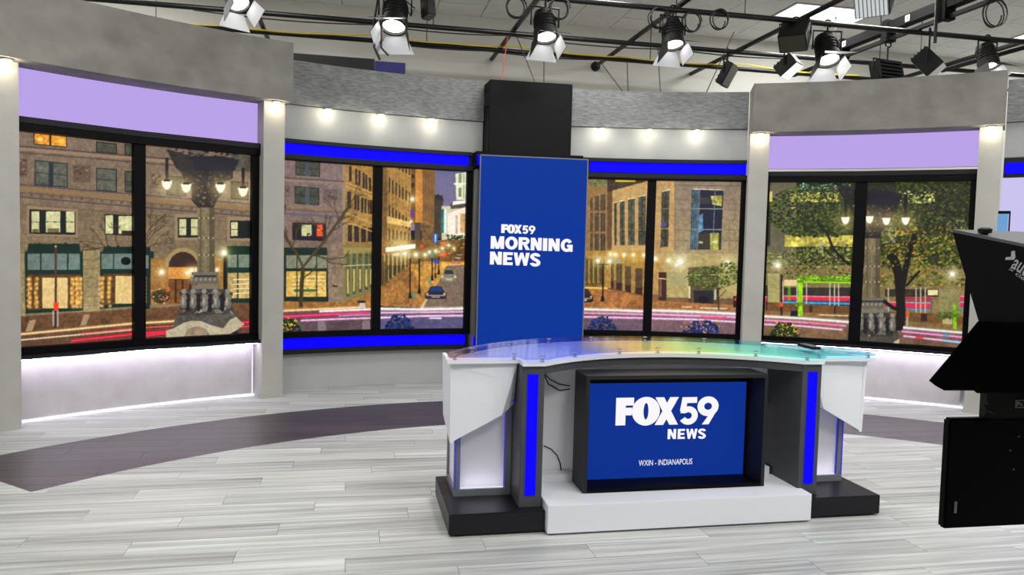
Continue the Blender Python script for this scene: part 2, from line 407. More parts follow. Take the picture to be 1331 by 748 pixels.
def flat_uv(pa, pb, r, z0, z1):
    a, b = pol(pa, r), pol(pb, r); return np.array([*a, z0]), np.array([*b, z0]), np.array([*b, z1]), np.array([*a, z1])
PANES = []                                       # (parent, corner points) painted later
DISP = {}
def scene_display(name, phis, mul, r, z, frame_z, jamb, label, sill):
    """two flat panes in a black frame: phis = outer ends, mul = mullion pair, z = picture heights"""
    p0, p1 = phis; mc = (mul[0]+mul[1])/2; L = [p0, mc, p1]
    t = thing(name, mid(phis, r, frame_z[0]), label, 'display', 'street scene displays')
    MB().arc(L, r-.10, r+.05, z[1], frame_z[1]-.05).build('top_rail', M_BLACK, t)
    MB().arc(L, r-.11, r+.05, frame_z[1]-.05, frame_z[1]).build('top_cap', M_CHAR, t)
    MB().arc(L, r-.08, r+.05, frame_z[0]+(.03 if sill else 0), z[0]).build('bottom_rail', M_BLACK, t)
    if sill: MB().arc(L, r-.15, r+.05, frame_z[0], frame_z[0]+.03).build('sill', M_CHAR, t)
    MB().arc([mul[0], mul[1]], r-.07, r+.05, z[0], z[1]).build('mullion', M_BLACK, t)
    MB().arc([p0, jamb[0]], r-.07, r+.05, z[0], z[1]).build('jamb', M_BLACK, t)
    MB().arc([jamb[1], p1], r-.07, r+.05, z[0], z[1]).build('jamb', M_BLACK, t)
    for a, b in ((jamb[0], mul[0]), (mul[1], jamb[1])): PANES.append((t, flat_uv(a, b, r, z[0], z[1])))
    return t
A = AL['L']; scene_display('street_scene_display', A['bay'], A['mul'], 6.85, (.65, 2.44), (.56, 2.555), (A['bay'][0]+.03, A['jr']), 'two-pane black framed display of a stone building and ornate street lamp', True)
A = AL['R']; scene_display('street_scene_display', A['bay'], A['mul'], 6.85, (.645, 2.395), (.575, 2.51), (A['jl'], A['jr']), 'two-pane black framed display of leafy green trees and an ornate lamp', True)
IN_L, IN_R = (-20.9, -2.6), (7.5, 23.35)
scene_display('street_scene_display', (-21.0, -3.15), (-12.5, -11.7), 6.95, (.635, 2.43), (.575, 2.49), (-20.95, -3.7), 'two-pane black framed display of a street with parked cars and a bare tree', False)
scene_display('street_scene_display', (7.7, 23.4), (14.0, 14.8), 6.95, (.63, 2.405), (.575, 2.475), (8.0, 22.85), 'two-pane black framed display of a lamp-lit facade and a small street tree', False)

# inner bays: stone header with three downlights, white wall, blue light bars, low wall
for s, (a, b), hz, dl, nm in (('L', (-20.72, -2.15), 3.468, (-16.8, -12.0, -7.3), 'above the parked-car street scene'), ('R', (6.2, 23.28), 3.44, (9.3, 13.9, 18.5), 'above the lamp-lit facade scene')):
    ph = frange(a, b, 14)
    t = thing('stone_header', mid(ph, 6.99, 3.0), 'rough streaked grey stone header with three downlights ' + nm, 'header', 'stone headers')
    pq = frange(a, -3.2, 12) if s == 'L' else frange(7.4, b, 12)
    MB().arc(ph, 6.93, 7.05, 3.018, hz).build('header_body', M_STONE, t)
    for p in dl:
        x, y = downlight(t, p, 6.85, 3.0)
        MB().arc([p-.35, p+.35], 6.88, 6.93, 3.0, 3.02).build('downlight_arm', M_GREYF, t)
        bulb((*pol(p, 6.835), 2.955), 1.9, NEUT)
    tag(MB().arc(ph, 6.96, 7.05, 2.655, 3.012).build('upper_wall', M_UPW), 'soft white wall strip washed by downlights ' + nm, 'wall panel', 'upper wall strips')
    lb = (a, -3.45) if s == 'L' else (8.35, b)
    for z0, z1, wh in ((2.495, 2.615, 'over'), (.445, .56 if s == 'L' else .52, 'under')):
        t = thing('blue_light_bar', mid(ph, 6.95, z0-.02), 'glowing blue light bar %s the %s' % (wh, nm[10:]), 'light bar', 'blue light bars')
        MB().arc(frange(*lb, 12), 6.945, 6.96, z0, z1).build('lens', M_BLUE, t)
        MB().arc(pq, 6.96, 7.03, z0-.05 if wh == 'under' else z0-.02, z1+.04 if wh == 'over' else .572).build('housing', M_CHAR, t)
        if wh == 'over': MB().arc(pq, 6.90, 6.96, z1, z1+.04).build('trim', M_CHAR, t)
        else: MB().arc(pq, 6.90, 6.96, z0-.05, z0).build('trim', M_CHAR, t)
        if s == 'L': MB().arc([lb[1]+.42, -2.3], 6.712, 6.728, z0, z1).build('lens', M_BLUE, t)
    tag(MB().arc(pq, 7.0, 7.05, 0, .395).build('low_wall', M_WALLW), 'soft white low wall under the ' + nm[10:], 'low wall', 'inner low walls')

# bay beyond the outer pillar at the prompter side, and its twin at the other end
t = thing('stone_header', mid((44.5, 54), 6.9, 2.99), 'rough streaked grey stone header beyond the outermost pillar behind the prompter', 'header', 'stone headers')
ph = frange(44.5, 54, 8)
MB().arc(ph, 6.93, 7.05, 3.0, 3.43).build('header_body', M_STONE, t)
tag(MB().arc(ph, 6.96, 7.05, 2.64, 2.996).build('upper_wall', M_UPW), 'soft white wall strip beyond the outermost pillar behind the prompter', 'wall panel', 'upper wall strips')
t = thing('blue_light_bar', mid(ph, 6.95, 2.43), 'short glowing blue light bar beyond the outermost pillar behind the prompter', 'light bar', 'blue light bars')
MB().arc(frange(44.6, 54, 8), 6.93, 6.945, 2.47, 2.585).build('lens', M_BLUE, t)
MB().arc(ph, 6.945, 7.03, 2.43, 2.63).build('housing', M_CHAR, t)
t = thing('graphics_display', mid(ph, 6.95, .5), 'pale lavender graphics display beyond the outermost pillar behind the prompter', 'display')
MB().arc([44.4, 54], 6.95, 7.0, .5, 2.43).build('picture', emat('lavender_graphic', (206, 200, 244), .95), t)
for k, (a, b, z0, z1, c) in enumerate(((44.0, 45.15, 1.35, 2.06, (120, 178, 232)), (46.0, 48.2, 1.3, 2.06, (110, 190, 210)))):
    g = MB().arc([a, b], 6.944, 6.948, z0, z1).build('graphic_tile', emat('tile_blue%d' % k, c, .8), t)
    sub(MB().arc([b-.06, b+.06], 6.938, 6.944, z0-.02, z1+.03), 'edge', M_BLACK, g)
    sub(MB().arc([a, b], 6.938, 6.944, z1, z1+.03), 'edge', M_BLACK, g)
tag(MB().arc(ph, 7.0, 7.05, 0, .5).build('low_wall', M_WALLW), 'soft white low wall beyond the outermost pillar behind the prompter', 'low wall', 'inner low walls')

# centre tower and portrait screen
tw = thing('scenic_tower', mid((-2, 6.05), 6.8), 'tall black tower box standing behind the portrait blue screen', 'tower')
MB().arc([-2.05, 6.1], 6.7, 7.15, 2.45, 3.45).build('tower_box', M_TOWER, tw, bevel=.01)
MB().arc([-3.1, 7.35], 6.74, 7.04, 0, 2.45).build('tower_column', M_GREYF, tw)
for a_, b_ in ((-3.1, -2.07), (6.12, 7.38)): MB().arc([a_, b_], 6.73, 7.04, 2.452, 2.652).build('divider', M_BLACK, tw)
MB().box(*(lambda c: (c[0]-.52, c[0]-.44, c[1]-.02, c[1]+.05))(pol(2, 6.72)), 3.15, 3.3).build('side_bracket', M_BLACK, tw)
sa, sb = np.array([*pol(-3.0, 6.6), .36]), np.array([*pol(7.72, 6.6), .36])
SU = (sb-sa)/np.linalg.norm(sb-sa); SN = np.array([SU[1], -SU[0], 0.]); SW = np.linalg.norm(sb-sa); SH = 2.24
scr = thing('portrait_screen', tuple((sa+sb)/2), 'tall portrait screen showing white morning news lettering on blue', 'screen')
def slab(u0, u1, v0, v1, d0, d1):
    P = [sa+SU*u+np.array([0, 0, v])+SN*d for d in (d0, d1) for u, v in ((u0, v0), (u1, v0), (u1, v1), (u0, v1))]
    return MB().add(P, [(0, 1, 2, 3), (7, 6, 5, 4), (0, 4, 5, 1), (1, 5, 6, 2), (2, 6, 7, 3), (3, 7, 4, 0)])
slab(0, SW, 0, SH, -.06, 0).build('casing', M_BLACK, scr)
slab(.012, SW-.012, .012, SH-.012, 0, .003).build('panel', emat('screen_blue', (10, 54, 152), 1.), scr)
slab(0, SW, SH-.012, SH, 0, .006).build('bezel', M_GREYF, scr); slab(0, .012, 0, SH, 0, .006).build('bezel', M_GREYF, scr)
slab(SW-.012, SW, 0, SH, 0, .006).build('bezel', M_GREYF, scr); slab(0, SW, 0, .012, 0, .006).build('bezel', M_GREYF, scr)

# ------------------------------------------------------------------ lettering
def ring(o, i, n=40, a0=0., a1=360.):
    (cx, cy, rx, ry), (dx, dy, sx, sy) = o, i; vs = []; m = n+1
    for k in range(m):
        a = math.radians(a0+(a1-a0)*k/n); c, s_ = math.cos(a), math.sin(a)
        vs += [(cx+rx*c, cy+ry*s_), (dx+sx*c, dy+sy*s_)]
    return vs, [(2*k, 2*k+2, 2*k+3, 2*k+1) for k in range(n)]
def stroke(path, w):
    n = len(path); vs = []
    for k in range(n):
        p, q = path[max(k-1, 0)], path[min(k+1, n-1)]; tx, ty = q[0]-p[0], q[1]-p[1]; l = math.hypot(tx, ty) or 1
        vs += [(path[k][0]-ty/l*w/2, path[k][1]+tx/l*w/2), (path[k][0]+ty/l*w/2, path[k][1]-tx/l*w/2)]
    return vs, [(2*k, 2*k+1, 2*k+3, 2*k+2) for k in range(n-1)]
def arcp(cx, cy, rx, ry, a0, a1, n=18): return [(cx+rx*math.cos(math.radians(a0+(a1-a0)*k/n)), cy+ry*math.sin(math.radians(a0+(a1-a0)*k/n))) for k in range(n+1)]
def pg(*p): return list(p), [tuple(range(len(p)))]
def glyph(ch, w=.25, logo=False):
    """unit height, returns (width, [(verts, faces)...])"""
    if ch == 'F': return .62, [pg((0, 0), (w+.05, 0), (w+.05, 1), (0, 1)), pg((0, 1-w*.98), (.62, 1-w*.98), (.62, 1), (0, 1)), pg((0, .36), (.56, .36), (.56, .36+w*.95), (0, .36+w*.95))]
    if ch == 'O':
        if logo: return .96, [ring((.48, .5, .48, .52), (.48, .5, .085, .30))]
        return .84, [ring((.42, .5, .42, .52), (.42, .5, .42-w, .52-w*.95))]
    if ch == 'X': return .92, [pg((0, 0), (.34, 0), (.92, 1), (.58, 1)), pg((.58, 0), (.92, 0), (.34, 1), (0, 1))]
    if ch == 'M': return .92, [pg((0, 0), (w, 0), (w, 1), (0, 1)), pg((.92-w, 0), (.92, 0), (.92, 1), (.92-w, 1)), pg((0, 1), (w*1.15, 1), (.57, 0), (.35, 0)), pg((.92, 1), (.92-w*1.15, 1), (.35, 0), (.57, 0))]
    if ch == 'N': return .76, [pg((0, 0), (w, 0), (w, 1), (0, 1)), pg((.76-w, 0), (.76, 0), (.76, 1), (.76-w, 1)), pg((0, 1), (w*1.1, 1), (.76, 0), (.76-w*1.1, 0))]
    if ch == 'I': return w, [pg((0, 0), (w, 0), (w, 1), (0, 1))]
    if ch == 'E': return .64, [pg((0, 0), (w, 0), (w, 1), (0, 1)), pg((0, 1), (0, 1-w*.85), (.63, 1-w*.85), (.63, 1)), pg((0, 0), (.64, 0), (.64, w*.85), (0, w*.85)), pg((0, .4), (.58, .4), (.58, .4+w*.82), (0, .4+w*.82))]
    if ch == 'W': return 1.12, [pg((0, 1), (w, 1), (.40, 0), (.18, 0)), pg((.18, 0), (.40, 0), (.66, 1), (.46, 1)), pg((.46, 1), (.66, 1), (.94, 0), (.72, 0)), pg((.72, 0), (.94, 0), (1.12, 1), (1.12-w, 1))]
    if ch == 'R': return .76, [pg((0, 0), (w, 0), (w, 1), (0, 1)), stroke([(0, 1-w*.42), (.44, 1-w*.42)]+arcp(.44, .71, .19, .185, 90, -90, 14)+[(0, .525-w*.0)], w*.86), pg((.30, .46), (.55, .46), (.78, 0), (.50, 0))]
    if ch == 'G': return .84, [ring((.42, .5, .42, .52), (.42, .5, .42-w, .52-w*.95), 40, 32, 345), pg((.44, .36), (.44, .56), (.84, .56), (.84, .36)), pg((.64, 0), (.84, 0), (.84, .45), (.64, .45))]
    if ch == 'S': return .70, [stroke(arcp(.35, .735, .22, .175, 5, 200, 16)+[(.30, .53), (.42, .475)]+arcp(.35, .265, .225, .175, 35, -175, 18), w*.9)]
    if ch == '5': return .72, [pg((.13, 1), (.66, 1), (.66, 1-w*.9), (.13, 1-w*.9)), pg((.13, 1), (.13+w*.85, 1), (.08+w*.8, .5), (.05, .5)), stroke([(.08, .53)]+arcp(.36, .33, .235, .23, 122, -150, 22), w*.92)]
    if ch == '9': return .76, [ring((.38, .66, .38, .36), (.38, .66, .14, .13)), pg((.18, 0), (.42, 0), (.755, .60), (.50, .46))]
def letters(parent, name, chars, P0, U, V, mtl, d, w=.25, logo=False):
    """chars: (ch, u0, u1, v0, v1) in panel units"""
    for ch, u0, u1, v0, v1 in chars:
        wd, parts = glyph(ch, w, logo); mb = MB()
        for k, (vs, fs) in enumerate(parts):
            mb.add([P0+U*(u0+x/wd*(u1-u0))+V*(v0+y*(v1-v0))+d*(1+.04*k) for x, y in vs], fs)
        o = sub(mb, name, mtl, parent) if parent.type == 'MESH' else mb.build(name, mtl, parent)
        if parent.type != 'MESH': o.parent = parent
VZ = np.array([0, 0, 1.])
def scr_uv(x, y): P = px_plane(x, y, sa, SN); return (P-sa)@SU, P[2]-sa[2]
def row_px(txt, xs, x0, y0, x1, y1, uv):
    """letters whose px x-ranges are xs; top line y0 (at xs start) .. y1; returns char boxes"""
    out = []
    for ch, (a, b) in zip(txt, xs):
        ua, va = uv(a, y0(a)); ub, vb = uv(b, y1(b)); uc, vt = uv(a, y0(a)); ud, vbm = uv(a, y1(a)); out.append((ch, uc, ub, vbm, vt))
    return out
sl = .042
sp = [p for p in scr.children if p.name.startswith('panel')][0]
X = lambda a: a/8.314+620
Yt = lambda t0, x0: (lambda x: t0+(x-x0)*sl)
rows = row_px('FOX', [(651.6, 659.6), (659, 669.5), (668.4, 678)], 0, Yt(291.6, 651), 0, Yt(303, 651), scr_uv)
letters(sp, 'letter', rows, sa, SU, VZ, M_TEXT, SN*.005, .28, True)
rows = row_px('59', [(678.6, 686.5), (687.2, 695.6)], 0, Yt(292, 651), 0, Yt(302.8, 651), scr_uv)
letters(sp, 'letter', rows, sa, SU, VZ, M_TEXT, SN*.005, .25)
rows = row_px('MORNING', [(638, 655), (656.8, 672.8), (674.2, 688.2), (690, 703.8), (705.8, 711), (713, 727), (729, 744)], 0, Yt(307, 638), 0, Yt(323.4, 638), scr_uv)
letters(sp, 'letter', rows, sa, SU, VZ, M_TEXT, SN*.005, .26)
rows = row_px('NEWS', [(637, 652), (654, 666.2), (667.6, 688), (688.8, 702.4)], 0, Yt(327.2, 637), 0, Yt(344, 637), scr_uv)
letters(sp, 'letter', rows, sa, SU, VZ, M_TEXT, SN*.005, .26)

# ------------------------------------------------------------------ anchor desk
DX = 1.86
def mir(pts): return [(2*DX-x, *r) for x, *r in pts]
desk = thing('anchor_desk', (DX, 4.4, 0), 'curved news anchor desk with glass top and blue lit grey columns', 'desk')
FR, FYC = 1.16, 3.31                              # front apron arc
BR, BYC = 1.5, 3.62                               # back arc
def fy(x, o=0): return FYC+math.sqrt(max((FR+o)**2-(x-DX)**2, 0))
def by(x, o=0): return BYC+math.sqrt(max((BR+o)**2-(x-DX)**2, 0))
FX = frange(1.06, 2.66, 24)
for sgn in (1, -1):
    m = (lambda a, b: (a, b)) if sgn == 1 else (lambda a, b: (2*DX-b, 2*DX-a))
    x0, x1 = m(.53, 1.07); MB().box(x0, x1, 4.09, 4.80, .012, .128).build('side_plinth', M_DARKP, desk, bevel=.004)
    MB().box(x0+.03, x1-.03, 4.12, 4.77, 0, .012).build('plinth_foot', M_BLACK, desk)
    x0, x1 = m(.93, 1.06)
    c = MB().box(x0, x1, 4.15, 4.56, .128, .934).build('column', M_DESKG, desk, bevel=.003)
    a, b = m(.962, 1.022); sub(MB().box(a, b, 4.143, 4.1505, .20, .886), 'led_strip', M_BLUE, c)
    # podium: metal frame with frosted panes
    x0, x1 = m(.592, .928)
    fr = MB()
    for (ax, bx) in ((x0, x0+.034), (x1-.034, x1)):
        for (ay, b_y) in ((4.39, 4.424), (4.72, 4.754)): fr.box(ax, bx, ay, b_y, .128, .915)
    for z0, z1 in ((.128, .168), (.88, .915)):
        fr.box(x0+.034, x1-.034, 4.39, 4.424, z0, z1).box(x0+.034, x1-.034, 4.72, 4.754, z0, z1)
        fr.box(x0, x0+.034, 4.424, 4.72, z0, z1).box(x1-.034, x1, 4.424, 4.72, z0, z1)
    p = fr.build('podium_frame', M_METAL, desk)
    sub(MB().box(x0+.034, x1-.034, 4.412, 4.418, .168, .88), 'pane', M_FROST, p)
    sub(MB().box(x0+.034, x1-.034, 4.728, 4.734, .168, .88), 'pane', M_FROST, p)
    sub(MB().box(x0+.014, x0+.02, 4.424, 4.72, .168, .88), 'pane', M_FROST, p)
    sub(MB().box(x1-.02, x1-.014, 4.424, 4.72, .168, .88), 'pane', M_FROST, p)
    for ax in (x0+.0345, x1-.0375): sub(MB().box(ax, ax+.003, 4.406, 4.411, .17, .87), 'led_strip', M_BLUED, p)
    sub(MB().box(x0+.004, x0+.008, 4.386, 4.3898, .17, .9) if sgn == 1 else MB().box(x1-.008, x1-.004, 4.386, 4.3898, .17, .9), 'led_strip', M_BLUED, p)
    sub(MB().box(x0+.04, x1-.04, 4.404, 4.411, .169, .174), 'led_strip', emat('pane_led', (240, 240, 255), 1.), p)
    sub(MB().box(x0+.04, x1-.04, 4.45, 4.50, .17, .176), 'led_strip', M_LED, p)
    # white faceted wing
    pts = lambda L: L if sgn == 1 else mir(L)
    main = pts([(.548, 4.27, .478), (.84, 4.25, .636), (.84, 4.25, .84), (.925, 4.255, .937), (.542, 4.258, .937), (.546, 4.265, .90)])
    fac = pts([(.84, 4.25, .636), (.925, 4.33, .682), (.925, 4.255, .937), (.84, 4.25, .84)])
    sd = pts([(.548, 4.27, .478), (.542, 4.258, .937), (.542, 4.66, .937), (.552, 4.66, .56)])
    wg = MB().shell([main, fac], (0, .022, 0)).shell([sd], (.02*sgn, 0, 0)).build('wing_panel', M_WHITE, desk)
    cap = [(.518, 4.215), (.93, 4.225), (.93, by(.93, -.03))] + [(x, by(x, -.03)) for x in frange(.90, .56, 8)] + [(.518, 4.30)]
    if sgn == -1: cap = mir(cap)
    MB().prism(cap, .937, .957).build('wing_top', M_WHITE, desk)
    # white LED spill and blue under the wing
    MB().box(*m(.60, .92), 4.31, 4.33, .70, .712).build('led_strip', M_BLUE, desk)
MB().box(1.071, 2.689, 4.04, 4.449, .012, .172).build('front_plinth', M_WHITE, desk, bevel=.003)
MB().box(1.10, 2.66, 4.08, 4.44, 0, .012).build('plinth_foot', M_BLACK, desk)
MB().box(1.071, 2.649, 4.45, 4.80, 0, .219).build('rear_step', M_WHITE, desk, bevel=.003)
MB().box(1.06, 2.66, 4.545, 4.553, .219, .885).build('frosted_back_panel', M_FROST, desk)
# curved apron below the worktop
MB().prism([(x, fy(x)) for x in FX]+[(x, fy(x, .06)) for x in reversed(FX)], .886, .934).build('apron', M_DESKG, desk)
GF = lambda o: [(.93, 4.125-o)]+[(x, fy(x)-.02-o) for x in FX]+[(2.79, 4.125-o)]
MB().prism(GF(0)+[(x, by(x, -.03)) for x in frange(2.79, .93, 28)], .934, .957).build('worktop', M_WHITE, desk)
# glass
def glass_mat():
    # thin sheet; coloured reflections painted in as tint ramps along the desk
    m = bpy.data.materials.new('reflection_tint_glass'); m.use_nodes = True; nt = m.node_tree; nt.nodes.remove(nt.nodes['Principled BSDF'])
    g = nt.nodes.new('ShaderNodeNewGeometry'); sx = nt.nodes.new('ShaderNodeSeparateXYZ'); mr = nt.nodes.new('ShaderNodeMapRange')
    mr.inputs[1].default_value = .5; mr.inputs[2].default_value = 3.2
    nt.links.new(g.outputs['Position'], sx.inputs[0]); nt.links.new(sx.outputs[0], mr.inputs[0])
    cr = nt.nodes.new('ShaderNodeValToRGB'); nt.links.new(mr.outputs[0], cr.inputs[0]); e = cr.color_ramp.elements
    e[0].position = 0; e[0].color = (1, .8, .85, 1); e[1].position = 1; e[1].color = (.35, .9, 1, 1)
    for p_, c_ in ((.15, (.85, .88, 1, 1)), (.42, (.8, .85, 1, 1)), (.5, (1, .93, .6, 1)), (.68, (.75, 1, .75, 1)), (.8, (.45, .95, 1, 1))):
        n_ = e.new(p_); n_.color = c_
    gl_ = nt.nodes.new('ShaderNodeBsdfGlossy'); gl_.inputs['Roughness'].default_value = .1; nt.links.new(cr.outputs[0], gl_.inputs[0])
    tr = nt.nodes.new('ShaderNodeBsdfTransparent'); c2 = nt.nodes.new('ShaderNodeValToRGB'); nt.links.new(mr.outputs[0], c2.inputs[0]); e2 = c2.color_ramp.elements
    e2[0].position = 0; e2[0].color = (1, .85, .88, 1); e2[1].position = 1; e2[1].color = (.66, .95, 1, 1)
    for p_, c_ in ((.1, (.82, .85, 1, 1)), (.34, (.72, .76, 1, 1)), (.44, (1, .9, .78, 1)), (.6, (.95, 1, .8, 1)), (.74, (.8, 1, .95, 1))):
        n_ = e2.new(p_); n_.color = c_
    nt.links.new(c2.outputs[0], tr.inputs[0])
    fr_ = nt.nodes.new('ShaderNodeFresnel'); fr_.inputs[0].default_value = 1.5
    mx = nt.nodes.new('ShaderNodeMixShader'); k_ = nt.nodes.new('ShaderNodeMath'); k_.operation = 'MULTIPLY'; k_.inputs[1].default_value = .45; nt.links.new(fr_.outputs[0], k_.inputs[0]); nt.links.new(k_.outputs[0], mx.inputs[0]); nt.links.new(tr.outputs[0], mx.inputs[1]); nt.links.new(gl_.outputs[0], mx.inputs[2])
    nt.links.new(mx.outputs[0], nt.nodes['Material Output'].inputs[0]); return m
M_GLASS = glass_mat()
gl = [(.515, 4.20), (.912, 4.20), (.935, 4.10), (1.06, 4.10)]+[(x, fy(x)-.045) for x in FX[1:-1]]+[(2.66, 4.10), (2.785, 4.10), (2.808, 4.20), (3.19, 4.20)]+[(x, by(x)) for x in frange(3.17, .55, 40)]
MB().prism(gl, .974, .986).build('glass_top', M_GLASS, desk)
so = [(.56, 4.23), (.70, 4.50), (.90, 4.235), (1.04, 4.14), (1.28, fy(1.28)+.0), (1.60, fy(1.60)), (1.86, fy(1.86)), (2.12, fy(2.12)), (2.44, fy(2.44)), (2.68, 4.14), (2.82, 4.235), (3.16, 4.23), (3.02, 4.50),
      (.98, by(.98)-.07), (1.28, by(1.28)-.07), (1.6, by(1.6)-.07), (2.0, by(2.0)-.07), (2.4, by(2.4)-.07), (2.75, by(2.75)-.07)]
for x, y in so:
    MB().lathe([(.014, .957), (.014, .962), (.008, .963), (.008, .973), (.015, .9735)], 12, Matrix.Translation((x, y, 0))).lathe([(.015, .9865), (.015, .9905), (.006, .992)], 12, Matrix.Translation((x, y, 0))).build('standoff', M_CHROME, desk)
for k, (pts) in enumerate((((706, 484), (715, 494), (727, 500), (741, 502)), ((706, 484), (713, 500), (728, 508), (741, 506)), ((707, 580), (716, 584), (724, 592), (728, 602), (730, 615)))):
    MB().tube([px_y(x, y, 4.535) for x, y in pts], .004, 6).build('cable', M_CABLE, desk)

# monitor in its dark hood, standing on the white plinth
mon = thing('desk_monitor', (1.9, 4.33, .172), 'wide monitor in a deep black hood under the anchor desk', 'monitor')
mx0, mx1, my0, my1, mz0, mz1 = 1.325, 2.475, 4.215, 4.445, .174, .862
t_ = .022
MB().box(mx0, mx0+t_, my0, my1, mz0, mz1).build('hood_side', M_HOODM, mon)
MB().box(mx1-t_, mx1, my0, my1, mz0, mz1).build('hood_side', M_HOODM, mon)
MB().box(mx0+t_, mx1-t_, my0, my1, mz1-t_, mz1).build('hood_top', M_HOODM, mon)
MB().box(mx0+t_, mx1-t_, my0, my1, mz0, mz0+t_).build('hood_base', M_BLACK, mon)
MB().box(mx0+t_, mx1-t_, my1-.02, my1, mz0+t_, mz1-t_).build('back', M_BLACK, mon)
YS = 4.40
a = px_y(764, 499, YS); b = px_y(965, 616, YS)
MB().box(mx0+t_, mx1-t_, YS+.001, my1-.02, mz0+t_, mz1-t_).build('bezel', M_BLACK, mon)
pn = MB().box(a[0], b[0], YS-.004, YS+.001, b[2]-.004, a[2]).build('panel', emat('monitor_blue', (12, 49, 142), 1.), mon)
muv = lambda x, y: (lambda P: (P[0], P[2]))(px_y(x, y, YS-.005))
O0, UX, DN = np.array([0, YS-.005, 0.]), np.array([1., 0, 0]), np.array([0, -.001, 0])
ct = lambda v: (lambda x: v)
cb = lambda v: (lambda x: v-(x-801)*.012)
letters(pn, 'letter', row_px('FOX', [(801, 823), (822, 857), (852, 881)], 0, cb(517.5), 0, cb(553.5), muv), O0, UX, VZ, M_TEXT, DN, .29, True)
letters(pn, 'letter', row_px('59', [(882.5, 907), (907, 933)], 0, cb(517.8), 0, cb(553.5), muv), O0, UX, VZ, M_TEXT, DN, .235)
letters(pn, 'letter', row_px('NEWS', [(868, 878.5), (881, 890), (892, 906), (907, 917.5)], 0, cb(559), 0, cb(572), muv), O0, UX, VZ, M_TEXT, DN, .24)
def text_mesh(body, offset=0.):
    c = bpy.data.curves.new('lettering', 'FONT'); c.body = body; c.offset = offset; c.size = 1.
    o = bpy.data.objects.new('lettering', c); COL.objects.link(o)
    me = bpy.data.meshes.new_from_object(o); V = [tuple(v.co) for v in me.vertices]; Fs = [tuple(p.vertices) for p in me.polygons]
    bpy.data.objects.remove(o); bpy.data.meshes.remove(me); return V, Fs
def text_on(parent, name, body, P0, P1, Ptop, mtl, nrm, offset=0.):
    """text laid from P0 to P1 (baseline) with cap height to Ptop"""
    V, Fs = text_mesh(body, offset); A = np.array(V); x0, x1 = A[:, 0].min(), A[:, 0].max(); y1 = A[:, 1].max(); y0 = 0
    mb = MB().add([P0+(P1-P0)*((x-x0)/(x1-x0))+(Ptop-P0)*((y-y0)/(y1-y0))+nrm for x, y, z in V], Fs); return sub(mb, name, mtl, parent)
bl = [np.array([*(lambda q: (q[0], YS-.006, q[1]))(muv(x, y))]) for x, y in ((830, 606), (899.5, 605), (830, 598.6))]
text_on(pn, 'lettering', 'WXIN - INDIANAPOLIS', bl[0], np.array([bl[1][0], bl[1][1], bl[0][2]]), np.array([bl[0][0], bl[0][1], bl[2][2]]), M_TEXT, DN, -.0)

# remote control on the glass
R0 = px_z(1041, 449, .992); R1 = px_z(1062, 454, .992); d = R1-R0; d[2] = 0; L_ = np.linalg.norm(d); ang = math.atan2(d[1], d[0])
Mr = Matrix.Translation((R0[0], R0[1], .9865)) @ Matrix.Rotation(ang, 4, 'Z')
rc = thing('remote_control', (R0[0]+d[0]/2, R0[1]+d[1]/2, .9865), 'slim dark remote control lying on the glass desk top', 'remote control')
MB().box(0, L_, -.03, .03, 0, .018, Mr).build('body', M_FIX, rc, bevel=.004)
for i in range(6):
    for j in range(3): MB().box(L_*(.12+.14*i), L_*(.2+.14*i), -.022+.017*j, -.010+.017*j, .018, .0205, Mr).build('button', M_GREYF, rc)

# ------------------------------------------------------------------ studio camera with prompter at the right edge
pr = thing('prompter_camera', (2.15, 1.45, 0), 'black studio camera with teleprompter hood standing before the desk', 'camera')
M_HOOD = mat('hood_black', (8, 9, 13), .75, spec=.1); M_CLOTH = mat('black_cloth', (2, 2, 2), .95, spec=.03)
M_HTOP = mat('hood_top_grey', (74, 76, 80), .6); M_PRT = mat('grey_print', (168, 170, 176), .6)
HX = 1.62; HX2 = 2.28                                # side planes of the hood
A1, A2, A3, A4 = (px_x(x, y, HX) for x, y in ((1238, 302), (1368, 329), (1368, 452), (1274, 425)))
def xs_(p, X): return np.array([X, p[1], p[2]])
MB().shell([[A1, A2, A3, A4]], (.012, 0, 0)).build('hood_side', M_HOOD, pr)
MB().shell([[xs_(p, HX2) for p in (A1, A2, A3, A4)]], (.012, 0, 0)).build('hood_side', M_HOOD, pr)
B1, B2 = A1+np.array([0, 0, .0]), A2
MB().shell([[B1, B2, xs_(B2, HX2), xs_(B1, HX2)]], (0, 0, .008)).build('hood_top', M_HTOP, pr)
kn = px_x(1280, 306, HX+.02)
MB().lathe([(.008, 0), (.008, .018), (.016, .02), (.018, .03), (.012, .034)], 12, Matrix.Translation(kn-np.array([0, 0, .014]))).build('thumb_knob', M_FIX, pr)
# logo on the hood side: chevron and lettering running down to the right
hp = [o for o in pr.children if o.name.startswith('hood_side')][0]
q = lambda x, y: px_x(x, y, HX-.0015)
chev = [q(*p) for p in ((1314.5, 327), (1319, 326), (1320, 334.5), (1318, 338), (1306.5, 338), (1307.5, 334.5), (1314, 334))]
sub(MB().add(chev, [(0, 1, 2, 3, 6), (3, 4, 5, 6)]), 'logo_chevron', M_PRT, hp)
T0, T1, T2 = q(1314, 347.5), q(1362, 378), q(1320.5, 337)
text_on(hp, 'logo_lettering', 'autocue', T0, T1, T0+(T2-T0)*1.25, M_PRT, np.array([-.001, 0, 0]), .012)
T0, T1, T2 = q(1311, 351.5), q(1350, 378), q(1313, 348.5)
text_on(hp, 'logo_lettering', '> clearer', T0, T1, T0+(T2-T0)*1.3, M_PRT, np.array([-.001, 0, 0]))
